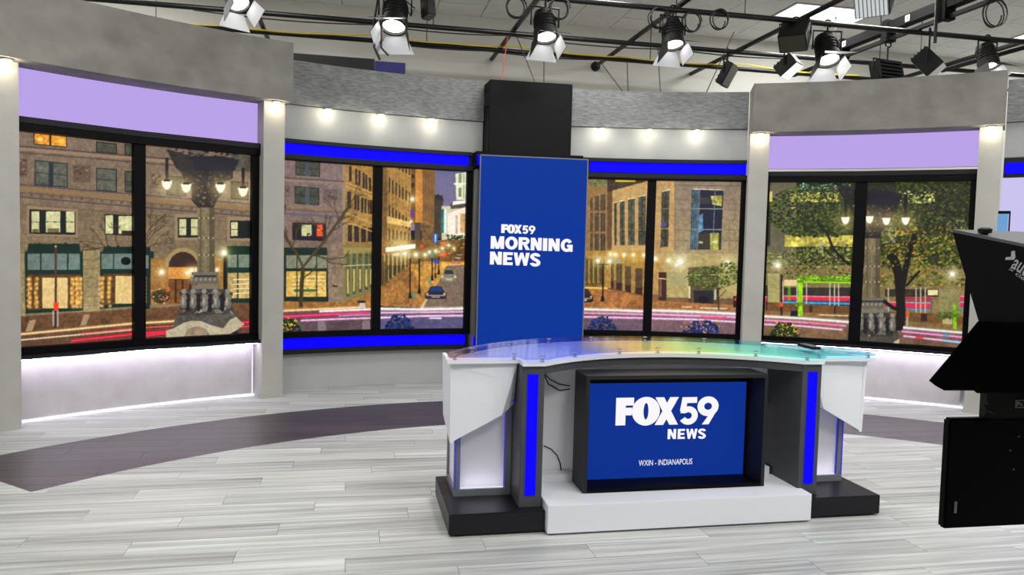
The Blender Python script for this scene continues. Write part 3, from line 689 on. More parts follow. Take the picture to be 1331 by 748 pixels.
# cloth skirt under the mirror
sk = [px_x(x, y, HX) for x, y in ((1276, 418), (1258, 440), (1236, 467), (1212, 495), (1221, 502), (1232, 508), (1248, 506), (1262, 502.5), (1268, 506), (1275, 511.5), (1290, 510), (1368, 512), (1368, 436), (1330, 420))]
n = len(sk); cl = MB()
rows_ = [(HX-.012, .0), (HX+.1, .012), (HX+.33, .02), (HX+.56, .012), (HX+.67, 0)]
vs = [np.array([x_, p[1], p[2]+o_*(1 if k % 2 else -.5)]) for x_, o_ in rows_ for k, p in enumerate(sk)]
fs = [(r*n+k, r*n+(k+1) % n, (r+1)*n+(k+1) % n, (r+1)*n+k) for r in range(4) for k in range(n)]+[tuple(range(n)), tuple(4*n+k for k in range(n-1, -1, -1))]
cl.add(vs, fs).build('cloth_skirt', M_CLOTH, pr)
# return monitor below
MYAW = math.radians(-1.0)
m0, m1 = px_x(1235.5, 545, HX+.02), px_x(1233.5, 691.5, HX+.02); ym = m0[1]; z0, z1 = m1[2], m0[2]
MM = Matrix.Translation((m0[0], m0[1], 0)) @ Matrix.Rotation(MYAW, 4, 'Z')
rm = MB().box(0, .62, 0, .03, z0, z1, MM).build('return_monitor', mat('monitor_black', (3, 3, 4), .6, spec=.08), pr, bevel=.006)
sub(MB().box(.028, .036, -.0012, .0005, z0+.045, z0+.078, MM), 'badge', M_GREYF, rm)
for (u_, v_) in ((.20, .22), (.225, .26), (.215, .165)): sub(MB().box(u_-.002, u_+.002, -.001, .0005, z0+v_-.002, z0+v_+.002, MM), 'screw', M_GREYF, rm)
# bracket between hood and monitor, rails, camera body, head, pedestal
zb = px_x(1290, 512, HX+.1)[2]
mb_ = MB().box(.118, .45, .005, .03, z1-.006, zb+.08, MM).build('mount_bracket', M_FIX, pr)
o_ = lambda u, v: np.array(MM @ Vector((u, .0035, v)))
zz = z1+.028
sub(MB().box(.213, .26, .003, .005, zz, zz+.0012, MM).box(.213, .26, .003, .005, zz+.02, zz+.0212, MM).box(.213, .2142, .003, .005, zz, zz+.0212, MM), 'badge_outline', M_PRT, mb_)
text_on(mb_, 'badge_lettering', 'Pa', o_(.2175, zz+.005), o_(.235, zz+.005), o_(.2175, zz+.0165), M_PRT, np.zeros(3))
MB().tube([px_x(x, y, HX+.05) for x, y in ((1287, 524), (1279, 526), (1284, 534), (1293, 538))], .003, 6).build('clip', M_FIX, pr)
zp = 1.22
MB().box(1.9, 2.0, .9, 2.0, zp-.03, zp).box(2.25, 2.35, .9, 2.0, zp-.03, zp).build('rail', M_FIX, pr)
MB().box(1.93, 2.32, 1.0, 1.75, zp, zp+.3).build('camera_body', M_FIX, pr, bevel=.02)
MB().lathe([(.09, 0), (.1, .12), (.085, .25)], 18, Matrix.Translation((2.12, 1.74, zp+.16)) @ Matrix.Rotation(-math.pi/2, 4, 'X')).build('lens', M_FIX, pr)
MB().box(1.98, 2.27, 1.2, 1.55, zp-.16, zp-.03).build('pan_head', M_FIX, pr, bevel=.02)
MB().lathe([(.12, .12), (.12, .6), (.085, .6), (.085, zp-.16)], 20, Matrix.Translation((2.12, 1.38, 0))).build('pedestal_column', M_FIX, pr)
MB().lathe([(.42, .06), (.42, .1), (.14, .2), (.12, .24)], 24, Matrix.Translation((2.12, 1.38, 0))).build('pedestal_base', M_FIX, pr)
for k in range(3):
    a = 2*math.pi*k/3+.5; MB().lathe([(.045, -.02), (.045, .02)], 14, Matrix.Translation((2.12+.34*math.cos(a), 1.38+.34*math.sin(a), .046)) @ Matrix.Rotation(math.pi/2, 4, 'X')).build('castor', M_BLACK, pr)

# ------------------------------------------------------------------ lighting grid
GZ, PR_ = 4.2, .03
def hang(parent, x, y):
    MB().tube([(x, y, GZ+PR_*.8), (x, y, CZ-.012)], .006, 6).build('hanger_rod', M_PIPE, parent)
def pipe(name, p, q_, label, z=GZ, r=PR_, hangers=()):
    t = thing(name, ((p[0]+q_[0])/2, (p[1]+q_[1])/2, z-r), label, 'pipe', 'lighting grid pipes')
    MB().tube([(*p, z), (*q_, z)], r, 12).build('pipe', M_PIPE, t)
    for x, y in hangers: hang(t, x, y)
    return t
for yy, lab, hs in ((7.97, 'black grid pipe running across the studio in front of the set header', (-3, -.8, 2.6, 4.2, 5.9, 8.6)), (9.40, 'black cross pipe behind the set, second from the back wall', (-2.4, .9, 4.0, 7.6)), (10.25, 'black cross pipe behind the set, next to the back wall', (-2.4, .9, 4.0, 7.6)),
                    (6.45, 'black cross pipe over the dark floor band', (-3, 0, 3, 7)), (1.6, 'black cross pipe over the camera floor', (-3, 0, 3, 7))):
    pipe('grid_pipe', (RX0+.2, yy), (RX1-.2, yy), lab, hangers=[(x, yy) for x in hs])
for xx, lab, ye in ((1.9, 'black grid pipe running to the back wall above the tower', 10.999), (3.44, 'black grid pipe ending in a round wall flange beside the tower', 10.95), (4.95, 'black grid pipe running to the back wall above the lamp-lit facade header', 10.999), (8.02, 'black grid pipe running to the back wall beyond the leafy-park alcove', 10.999), (-1.15, 'black grid pipe running to the back wall above the stone-building alcove', 10.999)):
    pp = pipe('grid_pipe', (xx, .6), (xx, ye), lab, z=GZ+2*PR_+.002, hangers=[])
    if xx == 3.44: MB().lathe([(.07, 0), (.07, .04), (.05, .06)], 16, Matrix.Translation((xx, RY1-.001, GZ+.062)) @ Matrix.Rotation(math.pi/2, 4, 'X')).build('wall_flange', M_PIPE, pp)
# double strut rail
t = thing('strut_rail', (6.41, 7, GZ+.03), 'double black strut rail with white number plates above the leafy-park alcove', 'rail')
MB().box(6.35, 6.47, 3.0, 9.9, GZ+.14, GZ+.25).build('upper_channel', mat('strut_black', (8, 8, 9), .7, spec=.1), t)
MB().box(6.385, 6.435, 3.0, 10.6, GZ+.032, GZ+.075).build('lower_channel', mat('strut_grey', (12, 12, 13), .6, spec=.15), t)
for y_ in (5.4, 6.6, 7.55, 8.5, 9.4): MB().box(6.34, 6.48, y_-.05, y_+.05, GZ+.02, GZ+.28).build('strut_bracket', mat('strut_black', (8, 8, 9), .7, spec=.1), t)
for y_ in (4.2, 7.2, 9.6): MB().tube([(6.41, y_, GZ+.24), (6.41, y_, CZ-.012)], .009, 6).build('hanger_rod', M_PIPE, t)
M_NUM = mat('number_plate', (220, 220, 220), .6)
for k, (y_, ch) in enumerate(((9.3, '6'), (7.0, '7'), (8.1, '8'))):
    pl_ = MB().box(6.344, 6.35, y_-.035, y_+.035, GZ+.16, GZ+.23).build('number_plate', M_NUM, t)
    P = [np.array([6.343, y_+.02, GZ+.17]), np.array([6.343, y_-.02, GZ+.17]), np.array([6.343, y_+.02, GZ+.22])]
    text_on(pl_, 'numeral', ch, *P, M_BLACK, np.array([-.0005, 0, 0]), .02)

# fixtures: local frame, clamp on the pipe at z = 0, everything hangs down
def rotx(a): return Matrix.Rotation(a, 4, 'X')
def clamp(parent, drop, pr=PR_):
    MB().tube([Vector((pr*1.5*math.cos(a), 0, pr*1.5*math.sin(a))) for a in [math.radians(x) for x in range(-60, 230, 24)]], .009, 6).build('hook_clamp', M_FIX, parent, local=True)
    MB().tube([(0, 0, -pr), (0, 0, -drop)], .011, 8).build('spigot', M_FIX, parent, local=True)
def yoke(parent, drop, half, arm):
    MB().tube([(-half, 0, -drop-arm), (-half, 0, -drop), (half, 0, -drop), (half, 0, -drop-arm)], .011, 6).build('yoke', M_FIX, parent, local=True)
DOORS = ((0, .9), (90, .45), (180, .45), (270, .45))
def fresnel(label, loc, pan, tilt, drop=.1, k=1., on=True, doors=(.95, .5, .5, .5), energy=60, group='lit fresnel spotlights', lens_glow=None):
    t = thing('fresnel_light', loc, label, 'stage light', group); t.rotation_euler.z = math.radians(pan)
    clamp(t, drop); arm = .19*k; yoke(t, drop, .15*k, arm)
    T = Matrix.Translation((0, 0, -drop-arm)) @ rotx(math.radians(-tilt))      # tilt 0 = straight down, axis -Z; positive leans to -Y
    h = MB().lathe([(.06*k, .17*k), (.095*k, .155*k), (.11*k, .10*k), (.11*k, -.06*k), (.125*k, -.065*k), (.125*k, -.14*k), (.105*k, -.142*k), (.10*k, -.10*k)], 22, T).build('housing', M_FIX, t, local=True)
    for i in range(4): 
        o = MB().lathe([(.113*k, (.085-.035*i)*k), (.118*k, (.08-.035*i)*k), (.113*k, (.075-.035*i)*k)], 20, T).build('cooling_fin', M_FIX, local=True); o.parent = h
    MB().lathe([(.10*k, -.115*k), (.085*k, -.125*k), (.05*k, -.135*k), (.01*k, -.138*k)], 20, T).build('lens', M_LENS if on else mat('dark_lens', (60, 64, 70), .1), t, local=True)
    for (a, op) in zip((270, 0, 90, 180), doors):    # 270 faces -Y, the camera side
        R = T @ Matrix.Rotation(math.radians(a-90), 4, 'Z') @ Matrix.Translation((0, .12*k, -.142*k)) @ rotx(op)
        w0, w1, hh = .10*k, .17*k if a in (270, 90) else .125*k, .16*k
        out = [(-w0, 0, 0), (w0, 0, 0), (w1, 0, -hh), (-w1, 0, -hh)]; inn = [(x, -.003, z) for x, y_, z in out]
        d_ = MB().shell([[R @ Vector(p) for p in out]], R.to_3x3() @ Vector((0, .003, 0))).build('barn_door', M_FIX, t, local=True)
        o = MB().add([R @ Vector(p) for p in inn], [(0, 1, 2, 3)]).build('inner_face', M_DOOR_IN, local=True); o.parent = d_
    MB().tube([(.05*k, .05, -drop-.02), (.17*k, .06, -drop-.12), (.14*k, .05, -drop-arm), (.06*k, 0, -drop-arm+.14*k)], .006, 6).build('power_cable', M_CABLE, t, local=True)
    if on:
        R3 = Matrix.Rotation(math.radians(pan), 4, 'Z') @ T; p = Vector(loc)+R3 @ Vector((0, 0, -.15*k)); dv = (R3.to_3x3() @ Vector((0, 0, -1)))
        spot(p, p+dv, energy, (1, .97, .93), 80, .7, .06)
    return t
def at(x, y, Y): p = px_y(x, y, Y); return (p[0], Y, GZ)
FL = 'lit black fresnel spotlight '
fresnel(FL+'hanging over the stone-building alcove header', at(306, -20, 7.97), 35, 35, .06, .95, doors=(1.0, .4, .6, .2))
fresnel(FL+'hanging over the parked-car scene header', at(514, -10, 7.97), -14, 24, .10, 1.1, doors=(.95, .15, .6, .35))
fresnel(FL+'hanging in front of the black tower', at(709, 5, 7.97), 6, 20, .10, 1.02, doors=(.95, .25, .55, .2))
fresnel(FL+'hanging over the lamp-lit facade header', at(875, 15, 7.97), 4, 18, .07, 1.0, doors=(.95, .2, .6, .2))
fresnel(FL+'hanging beside the dark louvred flood', at(1076, 32, 7.97), -8, 26, .08, 1.1, doors=(1.0, .2, .6, .35))
fresnel(FL+'hanging at the outer corner of the leafy-park alcove header', at(1284, 52, 7.97), 5, 18, .03, .95, doors=(.8, .3, .55, .3))
# small fixture with white flap beside it
def flood(label, loc, pan, tilt, size, drop, face, name='flood_light', louvre=False, group=None, door=None):
    """box flood: size = (w, depth, h)"""
    w, d_, h_ = size
    t = thing(name, loc, label, 'stage light', group or 'flood lights'); t.rotation_euler.z = math.radians(pan)
    clamp(t, drop); yoke(t, drop, w/2+.02, h_*.5+.03)
    T = Matrix.Translation((0, 0, -drop-h_*.5-.03)) @ rotx(math.radians(-tilt))
    b = MB().box(-w/2, w/2, -h_/2, h_/2, -d_/2, d_/2, T).build('housing', M_FIX, t, local=True, bevel=.008)
    MB().box(-w*.46, w*.46, -h_*.46, h_*.46, -d_/2-.006, -d_/2, T).build('front_glass', face, t, local=True)
    for i in range(5):
        o = MB().box(-w*.4, w*.4, -h_*.4+h_*.2*i-.006, -h_*.4+h_*.2*i+.006, d_/2, d_/2+.02, T).build('heat_fin', M_FIX, local=True); o.parent = b
    if louvre:
        for i in range(9): MB().box(-w*.46+w*.115*i-.003, -w*.46+w*.115*i+.003, -h_*.46, h_*.46, -d_/2-.03, -d_/2-.006, T).build('louvre_blade', M_GREYF, t, local=True)
    if door:
        R = T @ Matrix.Translation((0, -h_/2, -d_/2)) @ rotx(door)
        d2 = MB().box(-w/2, w/2, 0, .003, -h_*.8, 0, R).build('barn_door', M_FIX, t, local=True)
        o = MB().add([R @ Vector(p) for p in ((-w/2, .004, 0), (w/2, .004, 0), (w/2, .004, -h_*.8), (-w/2, .004, -h_*.8))], [(0, 1, 2, 3)]).build('inner_face', M_DOOR_IN, local=True); o.parent = d2
    return t
M_FACE_D = mat('flood_face_dark', (52, 52, 42), .35); M_FACE_L = emat('flood_face_lit', (230, 234, 238), .75); M_FACE_G = emat('flood_face_grey', (190, 190, 184), .6)
M_FACE_W = emat('flood_face_white', (255, 255, 255), 1.6)
flood('dark louvred flood light hanging under the fluorescent panel', at(1034, 27, 7.97), -42, 44, (.3, .34, .22), .02, M_FACE_D, louvre=False)
flood('small black flood with a white lit face below the louvred flood', (4.95, 8.3, GZ+2*PR_), 38, 38, (.22, .16, .24), .33, M_FACE_W)
p = px_y(1137, -25, 6.45); flood('soft flood with white louvre blades above the strut rail', (p[0], 6.45, GZ), -45, 50, (.3, .3, .26), .05, M_FACE_L, louvre=True)
flood('black panel flood tilted over the lamp-lit facade header edge', at(946, 70, 9.40), 48, 62, (.30, .10, .30), .12, M_FACE_D)
flood('wide black flood under the strut rail', (6.41, 8.5, GZ), 10, -75, (.42, .14, .24), .20, M_FACE_D)
p = px_y(1208, 60, 7.9); flood('black box flood with a pale face under the strut rail', (p[0], 7.9, GZ), 42, 42, (.24, .28, .22), .22, M_FACE_G)
flood('small dark flood hanging beside the parked-car scene header fresnel', at(556, -8, 7.97), 25, 10, (.1, .3, .14), .06, M_FACE_D)
_p = px_y(1216, 40, 7.6); tag(MB().tube([(_p[0], 7.6, 3.98), (_p[0], 7.6, CZ-.012)], .018, 8).build('drop_pole', M_PIPE), 'vertical black pole dropping from the ceiling past the strut rail', 'pole')
# added panels out of view, housing the added key lights
for k, (p_, t__, e) in enumerate(ADDED_KEYS):
    kt = thing('added_soft_panel', p_, 'added unseen black soft light panel hanging over '+('the empty floor beside the camera', 'the floor between camera and desk', 'the floor beside the prompter', 'the floor before the stone-building alcove', 'the floor before the leafy-park alcove')[k], 'stage light', 'added soft key panels')
    Mk = Matrix(); Rk = (Vector(t__)-Vector(p_)).normalized().to_track_quat('-Z', 'Y').to_matrix().to_4x4()
    MB().box(-.33, .33, -.23, .23, 0, .09, Rk).build('housing', M_FIX, kt, local=True)
    MB().box(-.30, .30, -.20, .20, -.006, 0, Rk).build('diffuser', emat('added_soft_diffuser', (255, 250, 240), 2.), kt, local=True)
    MB().tube([(0, 0, .08), (0, 0, CZ-.012-p_[2])], .012, 6).build('drop_rod', M_FIX, kt, local=True)

# black supply cables hanging near the left header fresnel
for i_, (xa, xb) in enumerate(((493, 486), (500, 497))):
    P_ = [px_y(xa, -12, 7.95), px_y(xb, 30, 7.95), px_y((xa+xb)/2-3, 62, 7.95), px_y(xb+8, 78-6*i_, 7.95)]
    tag(MB().tube(P_, .012, 6).build('supply_cable', M_CABLE), ('thick' if i_ == 0 else 'short')+' black supply cable dangling beside the parked-car scene header fresnel', 'cable')
# cables on the grid
def cable(label, pts, r, m, name='cable'):
    P = [Vector(p) for p in pts]; out = []
    for i in range(len(P)-1):
        L = (P[i+1]-P[i]).length; sag = .035*L
        for k in range(8): f = k/8; q_ = P[i].lerp(P[i+1], f); q_.z -= 4*sag*f*(1-f)*.5; out.append(q_)
    out.append(P[-1]); return tag(MB().tube(out, r, 6).build(name, m), label, 'cable', 'grid cables')
cable('yellow cable strung along the cross pipe behind the set', [(x, 10.17, GZ+.05-(.03 if i % 2 else 0)) for i, x in enumerate((-3.4, -1.6, .2, 1.2, 2.1, 3.6, 5.4, 7.2))], .009, M_YELLOW)
cable('black cable looping below the rear cross pipe', [(.25, 10.2, GZ-.02), (1.7, 10.2, GZ-.03), (3.3, 10.2, GZ-.03)], .009, M_CABLE)
cable('black cable hanging under the middle cross pipe', [(-1.8, 9.36, GZ-.04), (.2, 9.36, GZ-.04), (1.8, 9.36, GZ-.04), (4.0, 9.36, GZ-.04), (5.6, 9.36, GZ-.04)], .008, M_CABLE)
for i, (x, y, Y, lab) in enumerate(((672, 8, 7.9, 'beside the tower fresnel toward the parked-car scene'), (728, 10, 7.9, 'beside the tower fresnel toward the facade scene'), (858, 22, 7.9, 'beside the facade header fresnel, nearer the tower'), (901, 27, 7.9, 'beside the facade header fresnel, away from the tower'), (937, 24, 7.9, 'on the pipe above the lamp-lit facade header'), (1303, 20, 7.2, 'under the strut rail end'))):
    c = px_y(x, y, Y) if i < 5 else np.array([6.41, 6.85, GZ-.09]); rr = .10 if i < 5 else .13; pts = [(c[0]+rr*(1+.12*math.sin(a*.37+i))*math.cos(a), c[1]+.004*a, c[2]+rr*1.05*math.sin(a)) for a in frange(0, 6.283*3, 54)]
    tag(MB().tube(pts, .007, 5).build('cable_coil', M_CABLE), 'coil of black cable tied '+lab, 'cable', 'cable coils')
def wire_end(b, i):
    p = px_y(*b, 8.8)
    if i < 3: return np.array([p[0], 8.8, 3.451])
    return np.array([p[0], SCY+math.sqrt(6.99**2-(p[0]-SCX)**2), 3.441])
for i, (a, b, lab, m_) in enumerate((((707, 78), (707, 106), 'thin wire holding up the black tower top', M_CABLE), ((660, 48), (651, 103), 'thin red cord dropping to the black tower', M_RED), ((672, 48), (698, 104), 'thin black cord slanting to the black tower', M_CABLE), ((815, 80), (813, 120), 'thin wire dropping to the lamp-lit facade header', M_CABLE), ((855, 62), (851, 121), 'thin wire beside the facade header fresnel', M_CABLE), ((954, 42), (902, 122), 'long slanting wire above the lamp-lit facade header', M_CABLE), ((783, 84), (807, 120), 'black stay slanting from the wall flange', M_CABLE))):
    Y0 = 8.85
    tag(MB().tube([px_y(*a, 9.37), wire_end(b, i)], .006, 5).build('hanging_wire', m_), lab, 'wire', 'hanging wires')
# strut brace at the right, dark boards standing behind the set
tag(MB().tube([px_y(1224, 92, 9.3), px_y(1345, 58, 8.2)], .03, 8).build('brace_bar', M_PIPE), 'black brace bar slanting up beside the corner fresnel', 'brace')
q1, q2 = px_y(372, 66, 9.1), px_y(487, 79, 9.1)
tag(MB().box(q1[0], q2[0], 9.1, 9.16, 0, q2[2]+.02).build('back_flat', mat('black_flat', (14, 14, 15), .8)), 'black scenic flat standing behind the parked-car scene header', 'flat')
q3 = px_y(527, 82, 9.1)
tag(MB().box(q2[0]+.003, q3[0], 9.1, 9.15, 0, q3[2]).build('back_flat', mat('navy_flat', (26, 24, 92), .7)), 'navy blue scenic flat standing behind the parked-car scene header', 'flat')

# ------------------------------------------------------------------ the printed street scenes (flat pictures on the display panes)
SS = 3; PX0, PY0, PW_, PH_ = 15, 160, 1260, 315
CAN = np.zeros((PH_*SS, PW_*SS, 3), np.float32)
def noise2(h, w, cell, oct=3):
    out = np.zeros((h, w), np.float32); amp = 1.; tot = 0
    for o in range(oct):
        c = max(cell/(2**o), 1.5); gh, gw = int(h/c)+3, int(w/c)+3; g = NPR.random((gh, gw)).astype(np.float32)
        yy = np.arange(h)/c; xx = np.arange(w)/c; iy = yy.astype(int); ix = xx.astype(int); fy_ = (yy-iy)[:, None]; fx_ = (xx-ix)[None]
        a = g[iy][:, ix]; b = g[iy][:, ix+1]; c_ = g[iy+1][:, ix]; d = g[iy+1][:, ix+1]
        out += amp*((a*(1-fx_)+b*fx_)*(1-fy_)+(c_*(1-fx_)+d*fx_)*fy_); tot += amp; amp *= .6
    return out/tot-.5
NZ_F = noise2(PH_*SS, PW_*SS, 9); NZ_C = noise2(PH_*SS, PW_*SS, 60)
def _mask(pts):
    P = np.array(pts, float); P = (P-(PX0, PY0))*SS
    x0, y0 = np.floor(P.min(0)).astype(int); x1, y1 = np.ceil(P.max(0)).astype(int)+1
    x0, y0 = max(x0, 0), max(y0, 0); x1, y1 = min(x1, PW_*SS), min(y1, PH_*SS)
    if x1 <= x0 or y1 <= y0: return None
    X = np.arange(x0, x1)+.5; Y = np.arange(y0, y1)+.5; m = np.zeros((len(Y), len(X)), bool)
    n = len(P)
    for i in range(n):
        (ax, ay), (bx, b_y) = P[i], P[(i+1) % n]
        if ay == b_y: continue
        c = ((ay > Y) != (b_y > Y)); 
        if not c.any(): continue
        xi = ax+(Y-ay)*(bx-ax)/(b_y-ay); m ^= c[:, None] & (X[None] < xi[:, None])
    return (slice(y0, y1), slice(x0, x1)), m
def poly(pts, col, a=1., tex=0., col2=None):
    r = _mask(pts)
    if r is None: return
    sl_, m = r; c = np.array(col, np.float32); R = CAN[sl_]
    if col2 is not None:
        t = np.linspace(0, 1, m.shape[0], dtype=np.float32)[:, None, None]; src = c*(1-t)+np.array(col2, np.float32)*t; src = np.broadcast_to(src, R.shape)
    else: src = np.broadcast_to(c, R.shape)
    if tex: src = src*(1+tex*1.6*NZ_F[sl_]+tex*1.2*NZ_C[sl_])[..., None]
    k = (m*a)[..., None]; CAN[sl_] = R*(1-k)+src*k
def rect(x0, y0, x1, y1, col, **k): poly([(x0, y0), (x1, y0), (x1, y1), (x0, y1)], col, **k)
def line(pts, w, col, a=1.):
    vs, fs = stroke(pts, w)
    for f in fs: poly([vs[i] for i in f], col, a)
def ell(cx, cy, rx, ry, col, a=1., n=18, **k): poly([(cx+rx*math.cos(2*math.pi*i/n), cy+ry*math.sin(2*math.pi*i/n)) for i in range(n)], col, a, **k)
def glow(cx, cy, r, col, amp=1.):
    x, y = (cx-PX0)*SS, (cy-PY0)*SS; q_ = int(r*SS*3); x0, x1 = max(int(x-q_), 0), min(int(x+q_), PW_*SS); y0, y1 = max(int(y-q_), 0), min(int(y+q_), PH_*SS)
    if x1 <= x0 or y1 <= y0: return
    d = ((np.arange(x0, x1)-x)**2)[None]+((np.arange(y0, y1)-y)**2)[:, None]
    g = (amp*np.exp(-d/(2*(r*SS)**2)))[..., None]*np.array(col, np.float32); R = CAN[y0:y1, x0:x1]; CAN[y0:y1, x0:x1] = 255-(255-np.clip(R, 0, 255))*(1-np.clip(g, 0, 255)/255)
def lamp(cx, cy, r, amp=1., tint=(255, 225, 150)): glow(cx, cy, r*2.0, tint, .5*amp); glow(cx, cy, r*.85, (255, 236, 190), amp); ell(cx, cy, r*.75, r*.75, (255, 252, 235))
def dabs(n, x0, y0, x1, y1, s0, s1, cols, shape=None, a=.9):
    for _ in range(n):
        for __ in range(20):
            x, y = RNG.uniform(x0, x1), RNG.uniform(y0, y1)
            if shape is None or shape(x, y): break
        s_ = RNG.uniform(s0, s1); c = np.array(RNG.choice(cols))*RNG.uniform(.75, 1.25); t = RNG.uniform(0, 3.14)
        poly([(x+s_*math.cos(t+q_)*RNG.uniform(.6, 1.2), y+.7*s_*math.sin(t+q_)) for q_ in (0, 1.3, 2.6, 3.9, 5.2)], c, a)
def branch(x, y, ang, L, w, col, depth, spread=.6):
    if depth == 0 or L < 2: return
    x2, y2 = x+L*math.cos(ang), y-L*math.sin(ang); line([(x, y), ((x+x2)/2+RNG.uniform(-1, 1), (y+y2)/2+RNG.uniform(-1, 1)), (x2, y2)], w, col)
    for k in range(RNG.choice((2, 2, 3))): branch(x2, y2, ang+RNG.uniform(-spread, spread), L*RNG.uniform(.6, .85), max(w*.68, .5), col, depth-1, spread)
def win(pts, frame, pane, split=(.5,), sash=True, inset=1.3):
    """quad window: frame quad then panes"""
    P = [np.array(p, float) for p in pts]; poly(P, frame)
    B = lambda u, v: P[0]*(1-u)*(1-v)+P[1]*u*(1-v)+P[2]*u*v+P[3]*(1-u)*v
    w = np.linalg.norm(P[1]-P[0]); h = np.linalg.norm(P[3]-P[0]); iu, iv = inset/w, inset/h; us = [0]+list(split)+[1]
    for a, b in zip(us[:-1], us[1:]):
        for (c, d) in (((iv, .5-iv*.35), (.5+iv*.35, 1-iv)) if sash else ((iv, 1-iv),)):
            poly([B(a+iu, c), B(b-iu, c), B(b-iu, d), B(a+iu, d)], pane, tex=.35)
def trails(pts, w, col, a=1.): line(pts, w*2.2, col, a*.35); line(pts, w, col, a); line(pts, w*.4, tuple(min(255, c+60) for c in col), a)
# ---- pane A: stone building with shop fronts
rect(20, 160, 345, 470, (130, 110, 95), tex=.2, col2=(148, 130, 90))
fl_ = lambda x, y: y+(x-24)*.085
for y0, w, c in ((190, 1.6, (88, 62, 62)), (193.5, 3.5, (158, 132, 104)), (198, 1.2, (84, 62, 58)), (240, 1.4, (96, 74, 84)), (245, 5.5, (150, 120, 84)), (250, 1, (100, 76, 66)), (256, 1.6, (92, 72, 84)), (265, .8, (104, 86, 70))):
    line([(20, fl_(20, y0)), (190, fl_(190, y0)), (335, fl_(190, y0)+12)], w, c)
for i in range(24): rect(26+i*13, fl_(26+i*13, 251), 30+i*13, fl_(26+i*13, 254), (112, 88, 66))
for j in range(4):
    yy = 268+j*12
    line([(20, fl_(20, yy)), (335, fl_(335, yy)-4)], .7, (108, 90, 74), .8)
    for i in range(14): x = 30+i*23+(11 if j % 2 else 0); line([(x, fl_(x, yy)), (x, fl_(x, yy)+12)], .6, (108, 90, 74), .7)
TEAL = (30, 42, 48); OLV = (84, 84, 68)
win([(43.7, 172), (87, 177), (87, 192), (43.7, 188)], TEAL, (235, 160, 50), sash=False)
ell(52, 181, 4, 3, (255, 210, 110)); ell(80, 183, 4, 3, (255, 200, 90))
win([(45, 208), (88, 212.5), (88, 244), (45, 241)], TEAL, (96, 98, 86)); rect(63.5, 211, 69.5, 243, (36, 50, 60))
win([(125, 184), (152, 187), (152, 200.5), (125, 198)], TEAL, OLV, (), False); win([(162, 187), (172, 188), (172, 203), (162, 202)], TEAL, OLV, (), False)
win([(125, 218), (152, 220), (152, 250), (125, 248)], TEAL, (98, 98, 86), ()); win([(162, 222), (174, 223), (174, 251), (162, 250)], TEAL, OLV, ())
for x0, y0, x1, y1 in ((95, 215, 118, 237), (22, 206, 36, 229), (196, 226, 210, 245)):
    rect(x0, y0, x1, y1, (112, 90, 74)); dabs(26, x0+2, y0+2, x1-2, y1-2, 1, 2.6, ((80, 62, 52), (140, 116, 94), (96, 76, 62)))
CREAM = (214, 212, 160)
poly([(35, 268), (101, 272), (101, 309), (35, 306)], (158, 134, 104))
poly([(38, 272), (98, 275), (98, 305.5), (38, 304)], (28, 32, 34))
for a, b in ((41, 51), (59.7, 78.5), (86, 97)): rect(a, 275, b, 302.5, CREAM, tex=.12); line([(a, 288.5), (b, 289)], .8, (60, 58, 44))
rect(42, 298, 50, 302.5, (110, 104, 60)); rect(62, 297, 77, 302.5, (120, 112, 70))
poly([(136, 278), (175, 280), (175, 307), (136, 305)], (28, 32, 34)); rect(137.5, 280, 147, 304, CREAM, tex=.15); rect(154, 281, 172, 304, CREAM, tex=.2); rect(158, 300, 172, 305, (60, 50, 36))
for _ in range(5): branch(RNG.uniform(140, 170), 330, RNG.uniform(1.9, 2.9), 17, 1.1, (74, 58, 40), 4)
def shop(x0, x1, ya, yt0, yt1, yb0, yb1, panes, cream, dots):
    poly([(x0+5, ya), (x1-5, ya), (x1-3, ya+13), (x0+3, ya+13)], (14, 44, 38)); dabs(30, x0+5, ya-1, x1-5, ya+3, 1, 2.2, ((14, 40, 34), (22, 56, 46)))
    poly([(x0, yt0-3), (x1, yt0-3), (x1, yb1+4), (x0, yb0+5)], (16, 50, 42))
    for a, b in panes: rect(a, yt0, b, yt1, (116, 134, 126), tex=.15)
    poly([(x0+4, yt1+6), (x1-3, yt1+6), (x1-3, yb1), (x0+4, yb0)], (96, 66, 36), tex=.4)
    rect(*cream, (234, 204, 138), tex=.08)
    for dx in dots:
        rect(dx-2.5, yt1+9, dx+2.5, yb1-3, (168, 116, 52), tex=.5)
        for k in range(7): glow(dx+RNG.uniform(-1.5, 1.5), yt1+12+k*6, 1.5, (255, 190, 90), .9)
    for dx in dots[::3]:
        for k in range(6): glow(dx-3, yt1+12+k*7, 1.6, (255, 120, 60), .9)
shop(32, 108, 317, 330, 351, 403, 400, ((36, 52), (54, 87), (89, 104)), (55, 361.5, 88, 401), (39, 47, 94, 101, 105))
poly([(108, 326), (130, 326), (130, 404), (109, 407)], (164, 146, 104), tex=.25); 
for k in range(6): line([(108, 338+k*12), (130, 337+k*12)], .6, (120, 104, 72))
poly([(24, 330), (32, 330), (33, 411), (24, 412)], (164, 146, 104), tex=.25)
shop(130, 200, 321, 330, 350, 397, 392, ((132, 147), (148.5, 172), (188, 194)), (150, 359, 176, 395), (133, 142, 190))
ell(163.5, 339.6, 6.6, 5.2, (10, 14, 18))
poly([(20, 412), (109, 406), (335, 392), (335, 416), (20, 438)], (112, 78, 52), tex=.35)
for q_ in ([(33, 431), (38, 417), (47, 416), (42, 431)], [(104, 424), (109, 409.5), (117, 409), (112, 423)]): poly(q_, (176, 150, 112))
poly([(20, 436), (335, 410), (335, 470), (20, 470)], (104, 74, 56), tex=.3)
trails([(20, 435.5), (171, 421), (240, 417)], 2.4, (232, 186, 124)); trails([(20, 443), (85, 437), (171, 429)], 1.4, (228, 196, 150))
